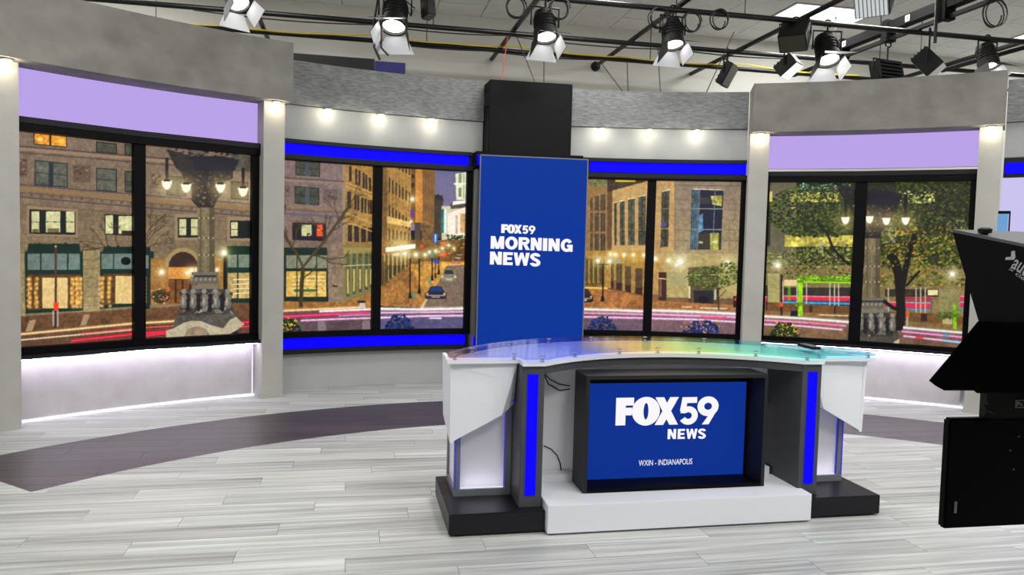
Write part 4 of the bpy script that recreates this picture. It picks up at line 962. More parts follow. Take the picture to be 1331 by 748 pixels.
trails([(93, 443.5), (175, 434.5), (235, 430)], 2.6, (236, 22, 56)); trails([(105, 434), (175, 427), (240, 423)], 1.2, (232, 70, 70)); trails([(187, 437), (228, 432)], 2.2, (236, 22, 56))
trails([(300, 421), (335, 418)], 2.4, (230, 20, 56)); trails([(300, 427), (335, 423)], 1.6, (230, 40, 66))
rect(71, 320, 74, 396, (92, 58, 44)); rect(71.5, 319, 73.5, 322, (200, 180, 130)); rect(70, 393, 76, 404.5, (238, 70, 40)); rect(68.5, 404, 70.5, 424, (186, 176, 160)); rect(74, 404, 76, 425, (186, 176, 160)); rect(71, 404, 73.5, 427, (70, 40, 34))
# ---- pane A2: ornate lamp column before the arch
win([(216, 228), (242, 230), (242, 256), (216, 254)], (70, 64, 54), (92, 86, 66), ()); win([(300, 235), (323, 237), (323, 261), (300, 259)], (60, 54, 46), (80, 72, 56), ())
rect(243, 193, 270, 210, (112, 102, 90)); rect(300, 200, 326, 222, (92, 88, 74), tex=.3)
for x0, x1, y0, y1, ps in ((231, 259, 283, 309, ((233, 242), (248.5, 257))), (299, 327, 287, 310, ((300.5, 309),))):
    poly([(x0-4, y0-5), (x1+4, y0-4), (x1+4, y1+4), (x0-4, y1+3)], (160, 138, 108)); rect(x0, y0, x1, y1, (28, 32, 34))
    for a, b in ps: rect(a, y0+2, b, y1-3, CREAM, tex=.15); line([(a, (y0+y1)/2), (b, (y0+y1)/2)], .8, (70, 64, 44))
rect(186, 281, 188.5, 305, CREAM)
poly([(196, 336), (292, 336), (292, 396), (196, 396)], (170, 124, 66), tex=.25)
ell(238, 347, 24, 25, (172, 148, 102)); ell(238, 347, 19, 19.5, (62, 44, 34)); rect(214, 347.5, 262, 396, (168, 118, 62)); rect(219, 348, 257, 363, (222, 152, 72), tex=.15); rect(219, 363, 257, 395, (126, 80, 38), tex=.4)
for x in (227, 236, 246): rect(x, 363, x+2.6, 394, (70, 42, 24))
line([(219, 363.5), (257, 363.5)], 1.2, (90, 56, 30))
for lx, ly, r in ((210, 354, 3.4), (249, 352, 3), (243.6, 355, 2.4), (282, 351, 2.2), (256, 351, 2)): lamp(lx, ly, r, 1., (255, 180, 90))
ell(209, 386, 12, 9, (64, 62, 30)); dabs(60, 197, 374, 221, 396, .8, 1.8, ((226, 70, 80), (236, 120, 120), (80, 96, 40), (60, 80, 36), (250, 170, 150)))
rect(186, 327, 195, 402, (18, 48, 40)); rect(187, 332, 193, 349, (120, 134, 124))
for k in range(7): glow(188.5, 362+k*5, 1.5, (255, 130, 80), .9)
rect(290.5, 333, 294.6, 381, (18, 24, 20)); 
poly([(295, 320), (330, 320), (330, 330), (295, 330)], (20, 52, 40)); rect(295, 330, 330, 394, (22, 56, 46))
for a, b in ((296, 308), (310, 324)): rect(a, 331.5, b, 348, (132, 144, 124), tex=.12); rect(a, 355, b, 388, (206, 176, 110), tex=.25)
for k in range(4): line([(303, 364+k*6), (324, 363+k*6)], 1.4, (248, 232, 184))
lamp(291, 329, 3.8, 1., (250, 240, 120))
def monument(cx, k, top, globes, dark):
    """ornate lamp column; cx centre, k scale, pane A2 proportions"""
    X = lambda x: cx+(x-268)*k
    sh = [(x, y) for x, y in ((216.5, 194), (229, 197), (249, 203), (290, 204), (311, 208), (309, 214), (303, 223), (303, 232), (292, 236), (286, 243), (288, 253), (281, 262), (278, 270), (257, 270), (249, 261), (249, 246), (238, 233), (236, 225), (228, 218))]
    Y = lambda y: top+(y-194)*k
    poly([(X(a), Y(b)) for a, b in sh], dark, tex=.5)
    dabs(60, X(218), Y(194), X(306), Y(212), 1.2*k, 3.4*k, ((30, 26, 30), (46, 40, 42), (64, 56, 54), (22, 20, 28)), lambda x, y: y < Y(206)+(x-X(218))*.06 and y > Y(193)+(x-X(218))*.06)
    dabs(130, X(236), Y(224), X(300), Y(266), .8*k, 2.6*k, ((96, 84, 66), (60, 52, 44), (120, 106, 80), (40, 34, 32)), lambda x, y: abs(x-cx) < 34*k-(y-Y(224))*.55)
    poly([(X(249), Y(203)), (X(290), Y(203)), (X(310), Y(208)), (X(305), Y(222)), (X(252), Y(222))], (30, 26, 42))
    poly([(X(257), Y(270)), (X(278), Y(270)), (X(279.5), Y(354)), (X(256), Y(354))], (128, 116, 88), tex=.25)
    rect(X(272), Y(270), X(279), Y(354), (84, 74, 56), a=.7); rect(X(259), Y(270), X(262), Y(354), (100, 90, 66), a=.8); rect(X(266), Y(270), X(268), Y(354), (152, 140, 106), a=.6)
    for yy in (283, 309, 331): rect(X(257), Y(yy), X(279), Y(yy+1.4), (84, 76, 58)); [ell(X(xx), Y(yy+.7), 1.4*k, 1.4*k, (176, 164, 128)) for xx in (259, 265, 271, 277)]
    for (a, b, y0, y1, c) in ((249, 284, 354, 358, (120, 116, 106)), (252, 282, 358, 361, (56, 52, 48)), (250, 284, 371, 376, (128, 124, 112))): poly([(X(a), Y(y0)), (X(b), Y(y0)), (X(b), Y(y1)), (X(a), Y(y1))], c)
    for xx in range(250, 286, 6): ell(X(xx), Y(365), 4.2*k, 5*k, (112, 106, 96)); ell(X(xx-1), Y(363.5), 1.8*k, 2.2*k, (150, 144, 128))
    poly([(X(233), Y(380)), (X(245), Y(376)), (X(292), Y(376)), (X(303), Y(381)), (X(300), Y(392)), (X(306), Y(409)), (X(232), Y(410)), (X(237), Y(392))], (70, 66, 62), tex=.5)
    STN = ((150, 146, 132), (112, 108, 98), (74, 70, 66), (44, 41, 42), (128, 122, 108), (90, 86, 80))
    dabs(70, X(236), Y(379), X(301), Y(408), 2.4*k, 5.2*k, STN, a=.85)
    for xx in (244, 258, 273, 289): [ell(X(xx), Y(386+5*q_), 2.6*k, 4.6*k, (34, 31, 36)) for q_ in range(4)]
    for xx in (239, 251, 266, 281, 296): [ell(X(xx)+RNG.uniform(-1, 1)*k, Y(379+q_*8), (3.4+q_*.6)*k, (3.2+q_*1.4)*k, c_) for q_, c_ in enumerate(((150, 144, 130), (132, 126, 114), (122, 118, 106)))]; ell(X(xx)-1*k, Y(392), 1.6*k, 5*k, (170, 164, 148))
    poly([(X(228), Y(411)), (X(308), Y(408)), (X(312), Y(426)), (X(225), Y(426))], (92, 88, 80), tex=.3)
    poly([(X(216), Y(430)), (X(226), Y(427)), (X(238), Y(420)), (X(250), Y(417)), (X(262), Y(418)), (X(274), Y(423)), (X(290), Y(427)), (X(299), Y(416)), (X(307), Y(412)), (X(313), Y(418)), (X(318), Y(422)), (X(310), Y(428)), (X(296), Y(436)), (X(294), Y(446)), (X(216), Y(448))], (196, 184, 156), tex=.12)
    poly([(X(238), Y(440)), (X(244), Y(428)), (X(256), Y(424)), (X(268), Y(428)), (X(276), Y(440)), (X(274), Y(448)), (X(240), Y(448))], (160, 142, 118), tex=.2)
    poly([(X(298), Y(436)), (X(308), Y(430)), (X(314), Y(440)), (X(312), Y(448)), (X(296), Y(448))], (34, 34, 46))
    for gx, gy, hh in globes:
        if hh: rect(gx-2*k, gy-hh, gx+2*k, gy-5*k, (26, 20, 18))
        glow(gx, gy, 11*k, (255, 214, 130), .5); poly([(gx-7*k, gy-5.5*k), (gx+7*k, gy-5.5*k), (gx+5*k, gy+2*k), (gx+2*k, gy+5.6*k), (gx-2*k, gy+5.6*k), (gx-5*k, gy+2*k)], (255, 250, 226)); rect(gx-4*k, gy-7.5*k, gx+4*k, gy-5*k, (60, 48, 34))
for _ in range(4): branch(188, RNG.uniform(310, 335), RNG.uniform(.2, 1.1), 15, 1., (76, 60, 42), 4)
monument(268, 1., 194, ((217, 241, 36), (242, 245, 0), (286.7, 245, 0), (316, 250, 32)), (48, 42, 40))
# ---- pane B: corner building and shop window
rect(365, 200, 448, 400, (134, 114, 114), tex=.2, col2=(140, 118, 96))
rect(448, 200, 490, 400, (182, 138, 72), tex=.25, col2=(150, 122, 66)); rect(445, 205, 449, 395, (164, 140, 110))
for y0, w, c in ((231, 1.4, (92, 74, 76)), (234, 3, (150, 128, 116)), (268, 2.4, (150, 124, 92)), (272, 1, (100, 82, 80)), (277.5, 2.2, (112, 96, 122)), (286, .8, (104, 86, 80))): line([(366, y0), (448, y0+5)], w, c)
win([(384, 208), (416, 211), (416, 230), (384, 228)], (44, 44, 42), (80, 82, 70)); rect(397, 209, 402, 229, (78, 84, 90))
win([(383, 242), (415, 244.5), (415, 267), (383, 265)], (44, 44, 42), (74, 78, 66)); rect(397, 244, 402, 266, (86, 92, 98))
for x0, y0, x1, y1 in ((420, 246, 439, 261), (366, 241, 377, 256)): rect(x0, y0, x1, y1, (118, 98, 96)); dabs(20, x0+2, y0+2, x1-2, y1-2, 1, 2.2, ((84, 68, 68), (146, 126, 120)))
poly([(380, 289), (424, 291), (424, 314), (380, 312)], (36, 30, 40)); rect(392, 292.5, 405, 307, (204, 206, 150), tex=.12); rect(411.6, 292, 419.5, 307.5, (246, 92, 40)); rect(412.5, 298, 418, 300, (255, 170, 80)); dabs(14, 388, 304, 410, 312, 1, 2, ((36, 30, 70), (50, 44, 60)))
for a, b, y0, y1 in ((510, 530, 150, 262), (556, 572, 170, 290), (580, 596, 182, 296), (612, 627, 200, 316), (632, 646, 212, 322), (660, 676, 235, 342), (496, 526, 340, 462), (550, 568, 362, 476), (572, 587, 370, 482), (600, 618, 385, 496), (625, 640, 394, 502), (650, 662, 400, 506), (666, 682, 404, 508), (500, 533, 590, 715), (548, 585, 598, 720), (600, 636, 604, 720), (650, 684, 610, 716)):
    rect(a/5.754+365, y0/5.754+190, b/5.754+365, y1/5.754+190, (58, 46, 42), tex=.3)
for o_ in (270, 300, 500, 560): line([(449, o_/5.754+190), (490, (o_+ 95)/5.754+190)], 1.5, (206, 166, 96))
poly([(369, 322), (425, 322), (427, 393), (369, 393)], (24, 48, 40)); rect(372, 332, 425, 349, (140, 142, 118), tex=.18); rect(372, 353, 424, 386, (226, 186, 96), tex=.25)
for k in range(5): line([(380, 360+k*5), (422, 360+k*5)], 1.6, (252, 236, 170)); dabs(8, 380, 358+k*5, 422, 361+k*5, .6, 1.3, ((120, 110, 60), (190, 120, 60), (90, 110, 70)))
rect(382, 376, 412, 380, (96, 120, 60)); 
for x in (385.5, 411): rect(x, 332, x+1.2, 387, (36, 52, 42))
rect(427, 318, 446, 393, (150, 128, 106), tex=.25); rect(432, 371, 438, 373.5, (70, 40, 34))
poly([(446, 318), (486, 322), (486, 384), (446, 392)], (140, 128, 80))
for i, x in enumerate((450, 458, 466, 474, 480)): rect(x, 330-i, x+4.6, 386-i*3, (88, 96, 66), tex=.4); rect(x+1, 350, x+3.4, 382-i*3, (206, 186, 112)); line([(446, 346), (486, 344)], 1.2, (196, 190, 140))
rect(446, 322, 486, 330, (196, 168, 96), a=.5)
poly([(365, 392), (446, 393), (490, 378), (490, 405), (365, 410)], (166, 118, 62), tex=.35)
rect(365, 403, 490, 440, (98, 80, 86), tex=.25)
trails([(365, 404.5), (420, 402), (475, 399.5)], 2.2, (250, 190, 130)); trails([(415, 405), (490, 402)], 2.6, (226, 214, 214)); trails([(365, 412), (420, 409.5), (490, 406.5)], 2.8, (236, 36, 96)); trails([(391, 417), (440, 415), (490, 413.5)], 1.8, (252, 170, 220)); trails([(440, 411), (490, 409)], 1.4, (150, 150, 170))
for x in (413, 471): poly([(x, 417), (x+9, 417), (x+12, 432), (x, 432)], (150, 132, 138), a=.8)
rect(465, 391, 475, 394, (40, 36, 40)); rect(467.5, 394, 474.5, 401, (214, 202, 196))
line([(391, 400), (392, 372), (394, 347)], 5.2, (74, 62, 34)); line([(394, 348), (386, 330), (374, 314), (369, 300)], 3, (84, 74, 40)); line([(395, 346), (406, 332), (420, 316), (434, 296), (452, 270)], 3.2, (88, 70, 46)); line([(394, 362), (407, 352), (412, 344)], 1.6, (78, 70, 36)); line([(406, 332), (430, 337), (448, 335), (454, 326)], 1.2, (70, 58, 40)); line([(410, 330), (430, 342), (452, 345)], 1, (70, 58, 40))
for x, y, a_ in ((374, 314, 2.0), (369, 300, 1.7), (386, 330, 2.2), (434, 296, .9), (452, 270, 1.0), (420, 316, 1.5), (428, 304, .6), (380, 322, 1.2), (440, 288, 1.8), (424, 312, 2.0)): branch(x, y, a_, 13, 1.3, (78, 64, 42), 4)
dabs(120, 366, 414, 392, 431, 1, 2.8, ((20, 48, 26), (36, 72, 28), (14, 36, 24)), lambda x, y: y > 414+max(0, (x-380))*1.1); dabs(26, 366, 413, 386, 430, .9, 1.9, ((246, 190, 50), (250, 130, 40), (230, 220, 60)))
# ---- pane C: long street with cars and the lit monument church
rect(490, 205, 612, 300, (112, 110, 150), col2=(138, 126, 158)); 
poly([(490, 205), (534, 205), (534, 345), (490, 345)], (176, 134, 70), tex=.25); rect(496, 215, 503.5, 350, (128, 96, 54), tex=.2)
for r_ in range(4):
    for c in range(7):
        x = 505.5+c*4.3; y0 = 195+r_*36+c*3.2; rect(x, y0, x+1.9, y0+19-c*.9, (72, 54, 34)); rect(x+2.2, y0-8, x+2.7, y0+30, (208, 166, 96))
poly([(503, 281), (534, 289), (534, 296), (503, 290)], (226, 190, 112), tex=.2)
for c in range(6): rect(505+c*5, 297+c*1.2, 507.4+c*5, 314, (92, 72, 42))
poly([(539, 218), (549, 217), (549, 290), (539, 290)], (206, 142, 62), tex=.18); poly([(549, 219), (566, 220), (565, 300), (549, 297)], (160, 118, 66), tex=.15)
for c in range(8): rect(550+c*2, 222, 550.9+c*2, 286+c, (112, 80, 46))
rect(534, 212, 540, 292, (120, 88, 46)); rect(535.5, 227, 538.5, 232, (40, 30, 26)); rect(535.5, 238, 538.5, 244, (40, 30, 26)); rect(533.5, 273, 538, 283, (120, 60, 150)); lamp(536, 259, 2.6, 1., (255, 190, 80)); lamp(534, 288, 1.6, 1., (255, 170, 70))
rect(539, 289.5, 547, 315, (88, 70, 60)); poly([(548, 290), (566, 296), (566, 318), (548, 318)], (120, 92, 56), tex=.4)
poly([(565, 254), (575, 254), (576, 262), (574, 310), (564, 310)], (74, 62, 54), tex=.2); poly([(565, 254), (570, 252.5), (576, 257), (577, 262), (566, 259)], (50, 44, 44))
rect(574, 268, 612, 312, (216, 206, 176)); rect(573.5, 272, 580, 303, (50, 110, 96), tex=.3); rect(577, 272, 580.5, 303, (226, 246, 244))
poly([(585, 266), (589, 263), (606, 260), (608, 270), (586, 272)], (90, 84, 72)); poly([(592, 226), (608, 224), (608, 260), (593, 260)], (236, 238, 208)); rect(596, 226, 600, 238, (150, 150, 120)); rect(596, 244, 600, 256, (140, 150, 100)); line([(591, 240), (608, 240)], 1.6, (252, 252, 236)); rect(602, 226, 604, 258, (180, 186, 150)); rect(590, 238, 608, 240, (250, 250, 230)); poly([(589, 262), (608, 260), (608, 264), (588, 267)], (250, 246, 226))
poly([(582, 278), (608, 268), (608, 306), (582, 306)], (250, 236, 216)); rect(592, 280, 595, 304, (190, 160, 120)); rect(598, 278, 606, 303, (196, 150, 96), tex=.4); glow(590, 290, 8, (255, 240, 220), .5)
dabs(90, 578, 306, 606, 322, 1, 2.6, ((44, 64, 26), (70, 92, 38), (34, 44, 24)))
rect(496, 312, 612, 345, (146, 104, 50), a=.8, tex=.4); dabs(60, 560, 314, 608, 332, .8, 1.8, ((60, 74, 34), (210, 160, 80), (90, 70, 50)))
poly([(494, 372), (533, 343), (612, 342), (612, 372), (572, 366), (556, 384), (494, 398)], (206, 154, 70), tex=.35); poly([(494, 398), (494, 372), (530, 346), (556, 384), (548, 400)], (172, 122, 62), tex=.4)
rect(544, 340, 610, 350, (232, 172, 84), a=.7, tex=.4)
poly([(612, 344), (612, 402), (548, 402), (556, 386), (572, 364), (580, 346)], (132, 112, 96), tex=.2); poly([(546, 401), (553, 389), (556, 389), (550, 401)], (226, 196, 140))
for i in range(7): rect(496+i*5.4, 332-i*.5, 498.6+i*5.4, 372-i*4, (96, 84, 50), a=.85); rect(499+i*5.4, 330, 500.4+i*5.4, 368-i*4, (214, 186, 112), a=.9)
rect(494, 340, 502, 372, (110, 80, 46), a=.7)
glow(520, 321, 11, (255, 220, 130), .8); poly([(501.5, 322), (540, 317), (540, 323), (501.5, 328)], (255, 252, 232)); rect(540, 312, 549, 326, (120, 88, 40)); ell(548.5, 320.5, 1.6, 3, (226, 50, 50))
for x, y, r_ in ((526, 330, 3.4), (540.5, 331, 3.6), (552.6, 331.4, 3), (558, 327.5, 2.2), (566.5, 326.5, 2.8), (575, 323, 2.2), (583, 319, 2), (590, 323, 1.8), (513, 331, 1.4), (517.5, 331, 1.2)): lamp(x, y, r_*.8, .9, (255, 220, 120))
for x, y0, y1, w in ((533, 336, 386, 1.8), (545, 336, 380, 1.7), (561.8, 330, 363, 1.5), (570.3, 334, 355, 1.3), (566, 336, 360, 1)): rect(x-w/2, y0, x+w/2, y1, (36, 28, 26)); poly([(x-w*1.3, y1+2), (x+w*1.3, y1+2), (x+w*.8, y1-5), (x-w*.8, y1-5)], (30, 24, 26))
rect(563, 304.5, 569, 316, (50, 100, 190)); rect(565, 304.5, 567, 315, (170, 220, 250)); rect(560, 329, 563, 335, (70, 170, 190)); rect(564, 338, 570, 343, (60, 90, 190))
for x, y, r_ in ((577, 317, 2), (577, 331, 2.6), (548, 320, 1.4), (573, 331, 1.2)): glow(x, y, r_, (255, 50, 30), 1.)
def car(x0, y0, x1, y1, body, glass, lights):
    w, h = x1-x0, y1-y0; poly([(x0, y1-h*.1), (x0, y0+h*.55), (x0+w*.12, y0+h*.45), (x0+w*.24, y0+h*.06), (x0+w*.5, y0), (x0+w*.76, y0+h*.06), (x0+w*.9, y0+h*.45), (x1, y0+h*.55), (x1, y1-h*.1), (x1-w*.1, y1), (x0+w*.1, y1)], body, tex=.3)
    poly([(x0+w*.2, y0+h*.42), (x0+w*.3, y0+h*.1), (x0+w*.72, y0+h*.1), (x0+w*.82, y0+h*.42)], glass); line([(x0+w*.06, y0+h*.72), (x1-w*.06, y0+h*.72)], h*.08, (190, 170, 130)); rect(x0+w*.3, y0+h*.8, x1-w*.3, y0+h*.88, (220, 210, 190))
    for lx in (x0+w*.1, x1-w*.1): ell(lx, y0+h*.6, w*.06, h*.07, lights)
car(552.6, 372, 580.5, 389, (40, 42, 66), (30, 66, 130), (255, 190, 150)); car(572.5, 349.5, 594, 366.5, (140, 132, 110), (44, 62, 70), (255, 240, 190)); car(586.5, 336, 598, 343.5, (160, 100, 80), (60, 50, 50), (255, 60, 60)); car(590, 331, 600, 337, (130, 110, 90), (50, 60, 50), (255, 80, 60)); car(593, 328, 601, 333, (120, 104, 80), (50, 56, 50), (255, 90, 70))
rect(536, 381, 541, 388, (80, 150, 140), a=.7); rect(556.5, 363.5, 560.5, 369, (70, 150, 140), a=.8)
rect(490, 402, 612, 440, (110, 96, 122), tex=.2, col2=(86, 86, 140))
trails([(490, 401.5), (550, 402.5), (612, 401)], 3., (236, 226, 226)); trails([(490, 407), (612, 405.5)], 1.6, (250, 170, 190)); trails([(490, 413.5), (550, 411), (612, 410.5)], 1.8, (250, 190, 236)); trails([(558, 414), (574, 414)], 1.4, (250, 200, 240))
dabs(170, 500, 409, 540, 429, 1, 3, ((22, 36, 96), (30, 52, 120), (16, 24, 66), (40, 60, 110)), lambda x, y: abs(x-519) < 6+(y-408)*.75)
# ---- pane D: street beside the portrait screen
rect(750, 225, 848, 335, (160, 124, 74), tex=.22); rect(750, 225, 790, 335, (158, 122, 72), tex=.2)
for x0, x1 in ((767.5, 770.5), (773.4, 778.5), (780.7, 786.6)):
    for y0, y1 in ((257-(x0-767)*.3, 274), (277, 301), (304, 332)): rect(x0, y0, x1, y1, (76, 66, 60), tex=.5); rect((x0+x1)/2-.4, y0, (x0+x1)/2+.4, y1, (140, 110, 70))
rect(766.5, 234, 788, 243, (120, 122, 78), tex=.4)
rect(789.5, 234, 796, 331, (112, 80, 50), tex=.15); poly([(789.5, 234), (842, 234), (842, 236), (796, 249), (789.5, 249)], (70, 58, 44), tex=.4); rect(800, 234, 826, 236.6, (216, 200, 60))
poly([(796, 248), (843, 235), (843, 335), (795, 335)], (200, 164, 106), tex=.14)
for x0, x1, y0 in ((798.4, 801.8, 264), (805.7, 812, 262), (816.5, 825, 259), (829.7, 839.2, 255.5)):
    poly([(x0, y0+1), (x1, y0-1), (x1, 319), (x0, 319)], (84, 84, 70), tex=.7); line([(x0-.5, y0), (x1+.5, y0-1.6)], 1, (252, 236, 180))
    for yy in (281, 299): line([(x0, yy), (x1, yy)], .7, (150, 130, 90))
    rect((x0+x1)/2-.4, y0, (x0+x1)/2+.4, 319, (54, 52, 44))
rect(750, 326, 848, 386, (176, 138, 68), tex=.25); rect(750, 336, 786, 375, (128, 96, 46), tex=.4)
for x in (762, 768, 774, 780): rect(x, 338, x+2.6, 370, (92, 80, 44)); rect(x+2.8, 338, x+4, 368, (190, 166, 90))
for x0, x1, y0, y1 in ((794, 797.6, 343, 377), (801, 808.6, 343, 379), (812.4, 820.5, 346, 382), (825.6, 835, 349, 385)): rect(x0, y0, x1, y1, (96, 78, 52), tex=.3); rect(x0, y1-11, x1, y1, (66, 40, 36))
rect(797.6, 364, 801, 378, (150, 108, 60)); poly([(790, 374), (845, 386), (845, 392), (790, 384)], (120, 84, 50))
poly([(750, 378), (790, 376), (845, 387), (845, 405), (750, 404)], (176, 118, 66), tex=.35)
trails([(755, 374), (790, 375)], 1.6, (240, 190, 90))
rect(782.8, 343, 784.6, 391, (24, 20, 20)); poly([(780.6, 392), (786, 392), (785, 385), (781.6, 385)], (24, 20, 20)); line([(777, 344), (792, 344)], 1.2, (24, 20, 20))
for x, y, r_ in ((777, 339, 2.8), (792, 339.5, 2.8)): lamp(x, y, r_, 1., (255, 230, 130))
rect(796.5, 336.5, 798.6, 340, (120, 190, 230)); rect(803.4, 337.5, 805.6, 342, (120, 190, 230))
for x, y, r_ in ((793.5, 331, 2.3), (800, 331, 2.2), (811, 331.3, 2.4), (823, 331.6, 2.2), (837, 331.8, 2.4)): lamp(x, y, r_, 1., (255, 150, 50))
car(744, 375, 771, 393.5, (44, 36, 44), (60, 46, 60), (255, 160, 130))
rect(750, 403, 848, 440, (120, 96, 104), tex=.2, col2=(108, 88, 108))
trails([(750, 402), (800, 403.5), (848, 405.5)], 2.8, (240, 226, 220)); trails([(750, 407), (800, 408), (848, 409.5)], 1.6, (250, 150, 180)); trails([(750, 412), (848, 414)], 1.8, (250, 170, 230))
dabs(150, 763, 412, 802, 429, 1, 2.8, ((24, 40, 110), (32, 56, 130), (20, 28, 80), (60, 80, 80)), lambda x, y: abs(x-782) < 8+(y-412)*.8)
# ---- pane E: facade with the big dark window and small tree
rect(846, 228, 878, 345, (196, 160, 106), tex=.14); rect(877, 228, 970, 345, (150, 132, 114), tex=.16, col2=(172, 152, 112))
line([(877, 241), (968, 242)], .9, (110, 94, 80)); line([(877, 236), (877, 325)], .8, (120, 100, 78))
poly([(860, 249.5), (870.6, 247.5), (868.4, 321), (858.4, 322)], (80, 76, 62), tex=.7); line([(860, 249.3), (871, 246.6)], 1.1, (250, 236, 190)); rect(864.4, 250, 865.2, 320, (40, 38, 34)); rect(859.6, 289, 866, 295, (90, 84, 150)); line([(859, 298), (869, 297)], 1, (190, 176, 130)); line([(859.5, 272), (869.5, 271)], .9, (150, 136, 100))
for x, y0, y1 in ((945, 241, 325), (956, 258, 320)): pass
for j, yy in enumerate((260, 273, 286, 299, 313)): line([(942, yy), (966, yy+.4)], .7, (118, 102, 84)); line([(948+(j % 2)*7, yy), (948+(j % 2)*7, yy+13)], .7, (118, 102, 84)); line([(877, yy), (897, yy)], .5, (128, 110, 92))
poly([(899.5, 245.5), (940.5, 247), (937, 325), (897, 324.5)], (30, 34, 62), tex=.3); poly([(900, 246), (909, 246.5), (907, 324), (897.5, 324)], (78, 104, 120), tex=.5); poly([(909, 280), (913.5, 278), (914, 300), (908, 303)], (100, 150, 180), tex=.5)
line([(899.5, 245.8), (941, 247.2)], 1.2, (236, 226, 190)); poly([(924, 255), (938.5, 254), (938, 268), (926, 266)], (206, 200, 100), tex=.6); poly([(908, 304), (937, 304), (936.5, 324), (907, 324)], (66, 62, 48)); rect(923, 303, 934, 325, (178, 172, 80), tex=.4); rect(908, 257, 923, 265, (60, 64, 56))
for x0, x1 in ((909.5, 906.5), (929.5, 926.5)): line([(x0, 246.5), (x1, 325)], 1., (130, 136, 140))
for yy in (271.5, 298.5): line([(898, yy), (939, yy+.2)], 1.1, (150, 154, 150))
for x, y in ((909.5, 315), (912, 315.3), (927, 314.6), (931, 315)): glow(x, y, .9, (255, 255, 220), 1.)
rect(846, 330, 970, 390, (186, 168, 112), tex=.16); rect(846, 334, 862, 386, (190, 152, 90), tex=.2); rect(856, 354, 866.5, 392.5, (70, 42, 40)); rect(857, 362, 860, 386, (140, 96, 70)); line([(856, 362), (866, 363)], 1.2, (250, 210, 130))
rect(846, 383, 856, 392, (140, 104, 70)); rect(866, 387, 899, 397, (134, 100, 68), tex=.2); rect(928, 388, 962, 398, (126, 98, 66), tex=.2); rect(871, 356, 890, 372, (176, 168, 116))
poly([(895, 348), (934, 346), (934, 398), (895, 396)], (96, 82, 56), tex=.4); rect(902, 378, 927, 397, (44, 40, 50)); line([(895, 357.6), (934, 357.6)], 1, (220, 206, 150)); line([(906, 366.4), (932, 366.6)], .9, (190, 180, 130)); rect(895, 372, 897.5, 388, (230, 220, 180)); rect(928.5, 376, 931, 390, (200, 196, 160)); ell(914, 390, 7, 5, (20, 18, 26))
for x, y, r_, tn in ((851.6, 336.5, 2.8, (255, 160, 50)), (869, 338.5, 2.6, (255, 160, 50)), (884, 340, 4.4, (255, 236, 170)), (946, 342, 3, (255, 220, 150)), (879, 345, 1.4, (255, 230, 160))): lamp(x, y, r_, 1., tn)
poly([(840, 390), (970, 398), (970, 410), (840, 404)], (176, 122, 70), tex=.3); trails([(886, 399.3), (900, 399.6)], .9, (250, 220, 170)); trails([(910, 400.5), (945, 401.5)], 1., (250, 220, 170))
rect(933.2, 372, 934.6, 407, (50, 38, 26)); line([(934, 388), (944, 377)], 1., (60, 46, 30)); line([(934, 386), (931, 370)], 1., (60, 46, 30))
dabs(560, 884, 341, 962, 378, .8, 2.2, ((70, 92, 34), (96, 118, 46), (52, 66, 26), (130, 140, 66), (110, 124, 60)), lambda x, y: ((x-926)/34)**2+((y-361)/15)**2 < 1 or ((x-946)/13)**2+((y-352)/14)**2 < 1)
rect(953, 385, 957, 400, (60, 30, 40)); ell(955.5, 389.5, 1.4, 2, (230, 60, 60))
rect(846, 404, 970, 440, (132, 104, 104), tex=.2, col2=(126, 96, 108))
trails([(840, 403.5), (900, 405.5), (970, 409)], 2.8, (244, 232, 216)); trails([(840, 408.6), (970, 413)], 2.4, (240, 150, 200)); trails([(912, 412.6), (945, 413.4)], 1.8, (236, 60, 100)); trails([(840, 414), (900, 415.5), (970, 419.5)], 1.8, (252, 190, 240))
dabs(190, 880, 417, 934, 433, 1, 2.8, ((24, 42, 110), (34, 60, 130), (20, 28, 80)), lambda x, y: abs(x-913) < 10+(y-416)*1.0); dabs(36, 884, 416, 936, 433, .9, 1.9, ((230, 190, 110), (240, 150, 130), (200, 180, 150)))
# ---- panes F and G: leafy trees, glowing signs and the second ornate lamp
rect(985, 225, 1270, 345, (50, 52, 32), tex=.4); rect(995, 236, 1035, 345, (112, 106, 84), tex=.15); rect(998, 249, 1004, 265, (214, 206, 110)); rect(996, 272, 1001, 320, (46, 46, 38))
rect(1026, 250, 1110, 263, (196, 190, 92), tex=.5); rect(1026, 264, 1034, 272, (220, 214, 140)); rect(1020, 306, 1118, 321, (204, 190, 88), tex=.5); rect(1066, 314, 1070, 330, (180, 176, 150))
rect(1125, 296, 1165, 316, (150, 160, 150), tex=.4); rect(1230, 286, 1256, 300, (134, 130, 112), tex=.2); rect(1180, 252, 1215, 264, (206, 208, 130), tex=.5); rect(1150, 335, 1200, 357, (140, 132, 96), tex=.3)
GRN = ((46, 60, 22), (66, 82, 28), (34, 44, 18), (84, 100, 36), (24, 30, 14), (104, 116, 44))
dabs(1900, 990, 236, 1118, 308, .9, 2.9, GRN, lambda x, y: ((x-1062)/62)**2+((y-275)/34)**2 < 1.12); dabs(700, 990, 312, 1118, 352, .9, 2.6, ((84, 96, 34), (112, 120, 46), (140, 146, 70), (60, 66, 26), (170, 170, 96)), lambda x, y: y > 330-(x-990)*.12)
dabs(60, 1040, 238, 1106, 246, .6, 1.5, ((130, 214, 206), (90, 170, 160), (180, 236, 220)))
dabs(50, 1028, 250, 1110, 262, .7, 1.7, ((236, 232, 150), (220, 210, 100)))
line([(1062, 288), (1076, 305), (1082, 322), (1094, 336), (1116, 354)], 3.4, (28, 22, 16)); line([(1082, 320), (1094, 322)], 1.5, (30, 24, 16))
